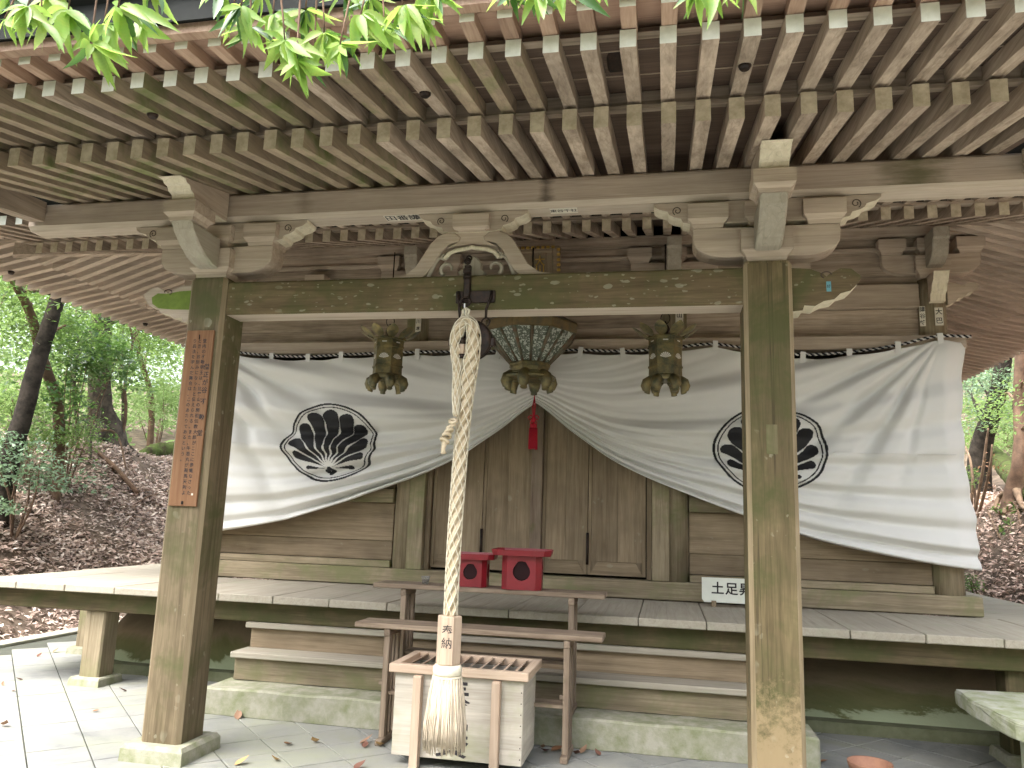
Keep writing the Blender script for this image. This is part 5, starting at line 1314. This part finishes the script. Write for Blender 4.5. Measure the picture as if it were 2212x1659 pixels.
# fallen branch, bent stilt root, mossy root mound on the crest
fb = thing('fallen_branch', 'dead branch lying across the leaf litter below the thick trunk', 'branch', (0, 0, 0))
p0, p1 = onground(pix(185, 968, x=-9.2)), onground(pix(308, 978, x=-8.3)); p0[2] += .2; p1[2] += .2
part('limb', trunk_tube([tuple(p0), tuple((p0 + p1) / 2 + np.array([0, 0, .06])), tuple(p1)], [.02, .045, .05], 20, sides=7), M['bark_red'], fb, loc=(0, 0, 0))
p0 = pix(200, 930, x=-9.0)
part('twig', trunk_tube([tuple(onground(pix(195, 985, x=-8.9)) + [0, 0, .1]), tuple(p0), tuple(pix(215, 905, x=-9.0)), tuple(pix(222, 860, x=-9.05))], [.035, .03, .022, .01], 20, sides=6), M['bark'], fb, loc=(0, 0, 0))
part('twig', trunk_tube([tuple(p0), tuple(pix(240, 930, x=-8.9)), tuple(onground(pix(285, 968, x=-8.7)) + [0, 0, .12])], [.025, .022, .015], 16, sides=6), M['root'], fb, loc=(0, 0, 0))
lg = [onground(pix(296, 935, x=-10.2)), onground(pix(330, 928, x=-10.2)), onground(pix(400, 930, x=-10.2))]
for q, dz in zip(lg, (.02, .12, .16)): q[2] = float(gz(q[0], q[1])) + dz
part('mossy_log', trunk_tube([tuple(q) for q in lg], [.05, .16, .22], 40, sides=14, wob=.35), M['mosslog'], label='mossy fallen log lying on the crest beside the porch pillar', category='log')
for k, (a, b_, c) in enumerate((((280, 1100), (330, 1075), (395, 1060)), ((20, 1180), (50, 1120), (90, 1090)), ((230, 1010), (260, 1030), (300, 1060)))):
    pts_ = []
    for px, py in (a, b_, c):
        best = None
        for X in np.linspace(-6.2, -10, 120):
            P_ = pix(px, py, x=X)
            if P_[2] < gz(P_[0], P_[1]): best = P_; break
        if best is None: best = onground(pix(px, py, x=-8))
        pts_.append((best[0], best[1], float(gz(best[0], best[1])) + .03))
    part('stick', trunk_tube(pts_, [.016, .014, .008], 18, sides=5), M['bark_red'], label=('dry stick on the litter close to the porch pillar', 'thin stick on the slope at the far left edge', 'bent stick on the slope below the fallen branch')[k], category='stick', group='sticks on the leaf litter')

# --- right side
def Rx(px, py, X): return pix(px, py, x=X)
b0 = onground(Rx(2112, 1010, 8.0)); T_ = [b0, Rx(2118, 975, 8.0), Rx(2128, 935, 8.05), Rx(2146, 885, 8.1), Rx(2160, 830, 8.1), Rx(2172, 740, 8.1)]
tg = samp(2080, 2215, 780, 900, 12, X=(7.6, 9.0), seed=8)
tree('gnarled_tree', 'dark gnarled trunk leaning away behind the right end of the curtain', T_, [.26, .22, .20, .18, .17, .14], M['bark_dark'], boughs(dense(T_), tg, .03, 8), clusters(tg, 260, .5, .18, 8), M['lf_blue'], .085, 8)
b0 = onground(Rx(2190, 1085, 7.1)); T_ = [b0, Rx(2192, 1050, 7.1), Rx(2198, 1010, 7.1), Rx(2202, 960, 7.15), Rx(2200, 880, 7.2), Rx(2203, 780, 7.2), Rx(2210, 640, 7.2)]
tg = samp(2130, 2260, 800, 900, 8, X=(7.0, 8.4), seed=9)
rt = tree('rooted_tree', 'smooth brown trunk with splayed bare roots at the right edge', T_, [.24, .14, .10, .09, .085, .08, .06], M['bark_red'], boughs(dense(T_), tg, .025, 9), clusters(tg, 240, .5, .15, 9), M['lf_light'], .085, 9)
for a in ((2186, 1060, 2158, 1075, 2148, 1100), (2196, 1060, 2206, 1090, 2215, 1100), (2188, 1065, 2176, 1085, 2168, 1110)):
    P_ = [Rx(a[0], a[1], 7.08), Rx(a[2], a[3], 7.0), Rx(a[4], a[5], 6.85)]
    part('root', trunk_tube([tuple(p - T_[0]) for p in P_], [.07, .045, .03], 18, sides=7), M['root'], rt, loc=(0, 0, 0))
lgp = [Rx(2140, 975, 8.6), Rx(2170, 1005, 8.2), Rx(2215, 1050, 7.6), Rx(2250, 1080, 7.3)]
part('mossy_log', trunk_tube([tuple(p) for p in lgp], [.16, .2, .22, .22], 30, sides=12, wob=.15), M['mosslog'], label='thick moss green log sloping down at the right edge behind the trunk', category='log')
def slopepts(pp):
    o = []
    for px, py in pp:
        best = None
        for X in np.linspace(5.3, 9.5, 260):
            P_ = pix(px, py, x=X)
            if P_[2] < gz(P_[0], P_[1]) + .02: best = P_; break
        if best is None: best = onground(pix(px, py, x=7.5))
        o.append((best[0], best[1], float(gz(best[0], best[1])) + .015))
    return o
for k, (pp, r, lb) in enumerate((([(2110, 1000), (2104, 1030), (2112, 1052), (2108, 1085)], .045, 'long thick root coming down the bank beside the curtain edge'),
        ([(2132, 1055), (2140, 1085), (2136, 1110), (2150, 1140), (2160, 1165)], .035, 'winding pale root on the bare bank right of the curtain'),
        ([(2160, 1070), (2168, 1095), (2172, 1125)], .02, 'thin root hanging below the splayed roots of the trunk'),
        ([(2185, 1085), (2200, 1110), (2205, 1140)], .02, 'thin root near the right edge of the bank'),
        ([(2098, 1175), (2112, 1165), (2120, 1150)], .018, 'short pale stick lying on the bank beside the curtain hem'))):
    part('bare_root', trunk_tube(slopepts(pp), [r * (1 - .15 * i) for i in range(len(pp))], 30, sides=7), M['root'], label=lb, category='root', group='roots on the right bank')
for k, (x0, pts_, lb) in enumerate(((6.9, [(2092, 1080), (2100, 1020), (2095, 990), (2085, 965)], 'thin bare curved stem next to the curtain edge'), (6.95, [(2100, 1060), (2125, 1000), (2130, 960), (2135, 925)], 'thin pale stem rising across the dark trunk'), (6.9, [(2108, 1080), (2130, 1050), (2140, 1000), (2143, 960)], 'bowed thin stem with dead leaves on the bank'))):
    P_ = [pix(*p, x=x0) for p in pts_]; b0 = P_[0].copy(); b0[2] = min(b0[2], float(gz(b0[0], b0[1]))) - .05; P_[0] = b0
    t = thing('thin_stem', lb, 'sapling', tuple(b0), 0, 'thin stems on the right bank')
    part('stem', trunk_tube([tuple(p - b0) for p in P_], [.03, .025, .022, .014], 30, sides=7), M['root'], t, loc=(0, 0, 0))
    if k == 2:
        V, F = leaf_cloud(clusters([P_[2], P_[1]], 40, .12, .1, 3), .06, .8, 3); link('dead_leaves', bigmesh('dead_leaves', V - b0, F, leaf_mat('dead_leaf', [(.30, .18, .10), (.22, .12, .07)], .2)), t)
bush('shrub', 'pale bush beyond the bank between curtain edge and gnarled trunk', [(2085, 2130, 860, 960, 10)], (8.8, 10.5), M['lf_light'], .07, 260, .4, .2, 90)
bush('shrub', 'bright foliage beyond the trunks at the right edge', [(2130, 2215, 830, 980, 12)], (10, 12.5), M['lf_far'], .09, 320, .55, .25, 95)
bush('fern', 'green fern tuft on the bank at the right edge', [(2180, 2215, 1085, 1130, 5)], (6.9, 7.2), M['lf_mid'], .10, 60, .16, .05, 97, 3, 'fern')
bush('shrub', 'small leafy sprig growing beside the curtain edge on the bank', [(2088, 2100, 990, 1040, 4)], (6.8, 7.1), M['lf_mid'], .06, 60, .12, .08, 99, 2)
bush('fern', 'mossy green tuft at the foot of the bank beside the hall column', [(2086, 2100, 1235, 1285, 4)], (5.75, 5.9), M['lf_mid'], .05, 90, .10, .06, 101, 2, 'fern')

# --- far woods: one mass of foliage behind everything
def far_mass(n, seed):
    g_ = np.random.default_rng(seed); out = []
    for _ in range(n):
        if g_.random() < .68: px, py, X = g_.uniform(-260, 470), g_.uniform(330, 1000), g_.uniform(-30, -14.5)
        else: px, py, X = g_.uniform(2040, 2420), g_.uniform(560, 1060), g_.uniform(12, 17)
        P_ = pix(px, py, x=X)
        if P_[2] < gz(P_[0], P_[1]) - .3: continue
        out.append(P_)
    return out
tg = far_mass(620, 12)
V, F = leaf_cloud(clusters(tg, 110, 1.0, .45, 13), .19, .6, 14)
g2 = np.random.default_rng(91); bk = []
for _ in range(420):
    a = g2.uniform(R_(-8), R_(188)); r = g2.uniform(17, 25); x_, y_ = r * math.cos(a), 4 + r * math.sin(a)
    bk.append((x_, y_, float(gz(x_, y_)) + g2.uniform(.2, 8.5) ** 1.0))
V2, F2 = leaf_cloud(clusters(bk, 75, 1.3, .7, 92), .30, .6, 93)
F = np.concatenate([F, F2 + len(V)]); V = np.concatenate([V, V2])
link('far_woods', bigmesh('far_woods', V, F, M['lf_far']), kind='stuff', label='bright sunlit woodland far behind the slopes', category='woods')

# --- low ring of foliage out of view behind the camera, added to block horizon skylight
g_ = np.random.default_rng(77); ring = []
for _ in range(300):
    a = g_.uniform(R_(192), R_(352)); r = g_.uniform(9.0, 13.0); zt = g_.uniform(.2, 5.0)
    ring.append((1.2 + r * math.cos(a), -1.0 + r * math.sin(a), zt))
V, F = leaf_cloud(clusters(ring, 60, .9, .6, 78), .40, .7, 79)
link('sky_blocking_woods', bigmesh('sky_blocking_woods', V, F, M['lf_mid']), kind='stuff', label='unseen wood added round the clearing to block low sky light', category='woods')
# --- leaf litter on both slopes
def litter(n, xr, yr, size, seed):
    g_ = np.random.default_rng(seed); x = g_.uniform(*xr, n); y = g_.uniform(*yr, n)
    keep = np.sin(2.3 * x + 1.1 * y) * np.sin(1.9 * y - .7 * x) + g_.normal(0, .5, n) > -.55
    x, y = x[keep], y[keep]; z = gz(x, y) + g_.uniform(.004, .05, len(x))
    C_ = np.stack([x, y, z], -1); m_ = len(C_)
    az = g_.uniform(0, 2 * np.pi, m_); el = g_.normal(0, .38, m_)
    d = np.stack([np.cos(az) * np.cos(el), np.sin(az) * np.cos(el), np.sin(el)], -1)
    u = np.stack([g_.normal(0, .35, m_) - .5 * np.sign(x), g_.normal(0, .45, m_), np.ones(m_)], -1); s_ = np.cross(d, u); s_ /= np.linalg.norm(s_, axis=1, keepdims=True)
    L = (size * g_.uniform(.5, 1.4, m_))[:, None]; w = L * g_.uniform(.3, .55, m_)[:, None]; nrm = np.cross(s_, d)
    V = np.stack([C_, C_ + d * L * .45 + s_ * w * .5 + nrm * L * .12, C_ + d * L, C_ + d * L * .45 - s_ * w * .5 + nrm * L * .12], 1).reshape(-1, 3)
    return V, np.arange(4 * m_).reshape(-1, 4)
M['litter'] = leaf_mat('leaf_litter', [(.21, .15, .125), (.40, .30, .25), (.58, .475, .41), (.72, .64, .57), (.31, .225, .19), (.52, .42, .355)], .12, .7, spec=.25)
M['litter_red'] = leaf_mat('leaf_litter_reddish', [(.40, .28, .23), (.58, .44, .37), (.70, .58, .50), (.46, .34, .28)], .12, .7, spec=.25)
V, F = litter(80000, (-11.5, -5.95), (1.0, 12.5), .085, 21)
link('leaf_litter', bigmesh('leaf_litter', V, F, M['litter']), kind='stuff', label='brown fallen leaves covering the slope left of the temple', category='leaf litter')
V, F = litter(26000, (5.6, 8.6), (3.0, 15), .085, 22)
link('leaf_litter', bigmesh('leaf_litter', V, F, M['litter_red']), kind='stuff', label='reddish fallen leaves covering the bank right of the temple', category='leaf litter')

# ------------------------------------------------------------------ overhanging branch with bright leaves before the eave
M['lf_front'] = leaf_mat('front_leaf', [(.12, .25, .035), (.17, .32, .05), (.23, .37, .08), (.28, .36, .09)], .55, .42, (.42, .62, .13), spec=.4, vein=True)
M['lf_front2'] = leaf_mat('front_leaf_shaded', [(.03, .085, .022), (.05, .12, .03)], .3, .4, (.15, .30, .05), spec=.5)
fm = []
for k in range(5):
    q = leaf_shape(1.0, .125 + .016 * k, 16, (-.16, .05, -.28, .12, -.1)[k], (.35, .2, .5, .25, .4)[k], .10)
    q.v = [(x, y + .05 * math.sin(3 * x + k), z) for x, y, z in q.v]
    fm.append(mesh_of(q, M['lf_front'] , 'leaf')); 
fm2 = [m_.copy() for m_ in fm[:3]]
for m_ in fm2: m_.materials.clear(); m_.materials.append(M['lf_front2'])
ot = thing('overhanging_tree', 'leafy branch with bright green pointed leaves hanging across the top of the view', 'tree', (-2.9, -4.6, 0))
B0 = np.array([-2.9, -4.6, 0.0])
bough = [(-2.9, -4.6, 0), (-2.95, -4.55, 1.5), (-2.7, -4.45, 2.7), (-2.0, -4.2, 3.15), (-1.0, -3.8, 3.25), (0.0, -3.45, 3.2), (1.0, -3.2, 3.2), (2.0, -3.0, 3.2)]
part('trunk', trunk_tube([tuple(np.array(p) - B0) for p in bough], [.11, .09, .07, .045, .034, .026, .018, .008], 60, sides=9), M['bark_red'], ot, loc=(0, 0, 0))
DB = dense(bough, 80)
nodes = []   # (px, py, depth, [(dx, dy) leaf tips in picture pixels]) measured from the photograph
nodes += [(196, 93, 1.62, [(-61, 62), (108, 50), (50, 103), (68, 78), (-56, 18), (6, -60)]), (148, 20, 1.66, [(-60, 45), (-10, 110), (40, 92), (75, 85), (-62, 12), (50, 40)]),
          (255, 15, 1.60, [(28, 105), (60, 90), (48, 26), (126, 42), (70, 10), (-40, 60)]), (60, 12, 1.58, [(-58, 40), (-28, 55), (30, 50), (-20, 90), (60, 30), (-70, 5)]),
          (20, -20, 1.7, [(-10, 60), (30, 70), (-40, 50), (55, 45)]), (330, -30, 1.62, [(50, 85), (10, 60), (30, 55), (-30, 70)]), (110, -15, 1.72, [(-20, 70), (25, 90), (60, 60), (-50, 45)])]
nodes += [(615, 85, 1.62, [(-48, 15), (55, 120), (25, 85), (-20, 55), (95, 40), (-42, 72), (60, 60)]), (520, 12, 1.60, [(-62, 60), (5, 100), (30, 75), (-48, 20), (60, 45)]), (700, 70, 1.64, [(35, 75), (80, 50), (-25, 80), (50, 85), (95, 15)]),
          (660, 20, 1.68, [(-60, 60), (0, 90), (45, 70), (80, 40), (-90, 20)]), (780, 30, 1.62, [(-20, 90), (45, 75), (75, 80), (20, 65), (105, 40)]), (870, 10, 1.60, [(40, 95), (60, 45), (-10, 70), (100, 40), (-50, 60)]),
          (930, -25, 1.62, [(35, 80), (0, 75), (60, 45), (-40, 60)]), (560, -20, 1.7, [(-20, 70), (50, 80), (-70, 40)]), (745, -20, 1.7, [(0, 80), (60, 60), (-55, 60)]), (470, -25, 1.62, [(-48, 40), (-5, 75), (40, 60)]),
          (640, 130, 1.60, [(28, 80), (-45, 30), (-20, 62), (75, 38), (15, 50)])]
nodes += [(90, 45, 1.6, [(-45, 50), (5, 75), (48, 60), (-70, 20)]), (300, 40, 1.66, [(-35, 62), (20, 80), (62, 48), (75, 5)]), (225, 50, 1.7, [(-15, 70), (35, 78), (70, 55), (-55, 40)]), (10, 40, 1.64, [(-20, 55), (30, 62), (60, 35)]),
          (590, 30, 1.66, [(-60, 50), (-15, 85), (35, 80), (70, 30)]), (735, 95, 1.6, [(-30, 60), (15, 72), (60, 42), (85, 8)]), (830, 55, 1.66, [(-42, 55), (10, 70), (52, 60), (80, 18)]), (905, 35, 1.64, [(-20, 62), (35, 58), (58, 20)]),
          (540, 60, 1.62, [(-55, 45), (-8, 72), (40, 60), (-66, 8)]), (680, 100, 1.66, [(-35, 52), (8, 66), (45, 50)]), (500, 30, 1.7, [(-50, 45), (-20, 70), (30, 60)]), (800, -5, 1.7, [(-60, 40), (-20, 70), (30, 75), (70, 50)])]
nodes += [(1095, -20, 1.60, [(-55, 45), (-20, 40), (35, 60), (60, 40)]), (1160, -25, 1.58, [(-30, 88), (20, 75), (45, 50), (-60, 40)]), (1210, -30, 1.6, [(5, 90), (40, 45), (110, 45), (-15, 60)]), (1290, -30, 1.62, [(25, 50), (-30, 40)])]
nodes += [(1500, -35, 1.58, [(-12, 80), (25, 90), (-40, 55)]), (1545, -30, 1.6, [(15, 75), (-20, 85), (50, 60)]), (1600, -40, 1.58, [(15, 85), (50, 50), (-15, 60)])]
lr = random.Random(3)
for px, py, dep, tips in nodes:
    nd = pix(px, py, dep=dep)
    i = int(np.argmin(np.linalg.norm(DB - nd, axis=1))); a = DB[i]
    mid = (a + nd) / 2 + np.array([lr.uniform(-.05, .05), lr.uniform(-.05, .05), .05])
    part('twig', trunk_tube([tuple(a - B0), tuple(mid - B0), tuple(nd - B0)], [.006, .004, .0018], 14, sides=5, wob=0), M['bark_red'], ot, loc=(0, 0, 0))
    for dx, dy in list(tips) + [(a_ * lr.uniform(.5, .85) + lr.uniform(-28, 28), b_ * lr.uniform(.5, .9) + lr.uniform(-8, 20)) for a_, b_ in tips] + [(a_ * .6 + lr.uniform(-45, 45), b_ * .7 + lr.uniform(-35, 12)) for a_, b_ in tips[:4]]:
        tip = pix(px + dx, py + dy, dep=dep + lr.uniform(-.05, .05))
        v = tip - nd; L = float(np.linalg.norm(v)); xax = Vector(v / L)
        toward = Vector(-FW) + Vector((lr.uniform(-.9, .9), lr.uniform(-.9, .9), lr.uniform(-.1, 1.2)))
        yax = toward.cross(xax).normalized(); zax = xax.cross(yax)
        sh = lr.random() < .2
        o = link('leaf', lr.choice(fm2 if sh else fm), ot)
        k_ = L * .92
        mt_ = Matrix((xax, yax, zax)).transposed().to_4x4() @ Matrix.Diagonal((k_, max(k_ * .92, .06), k_, 1))
        st0 = nd + v * .04
        mt_.translation = Vector(st0 - B0)
        o.matrix_local = mt_
bpy.context.view_layer.update()
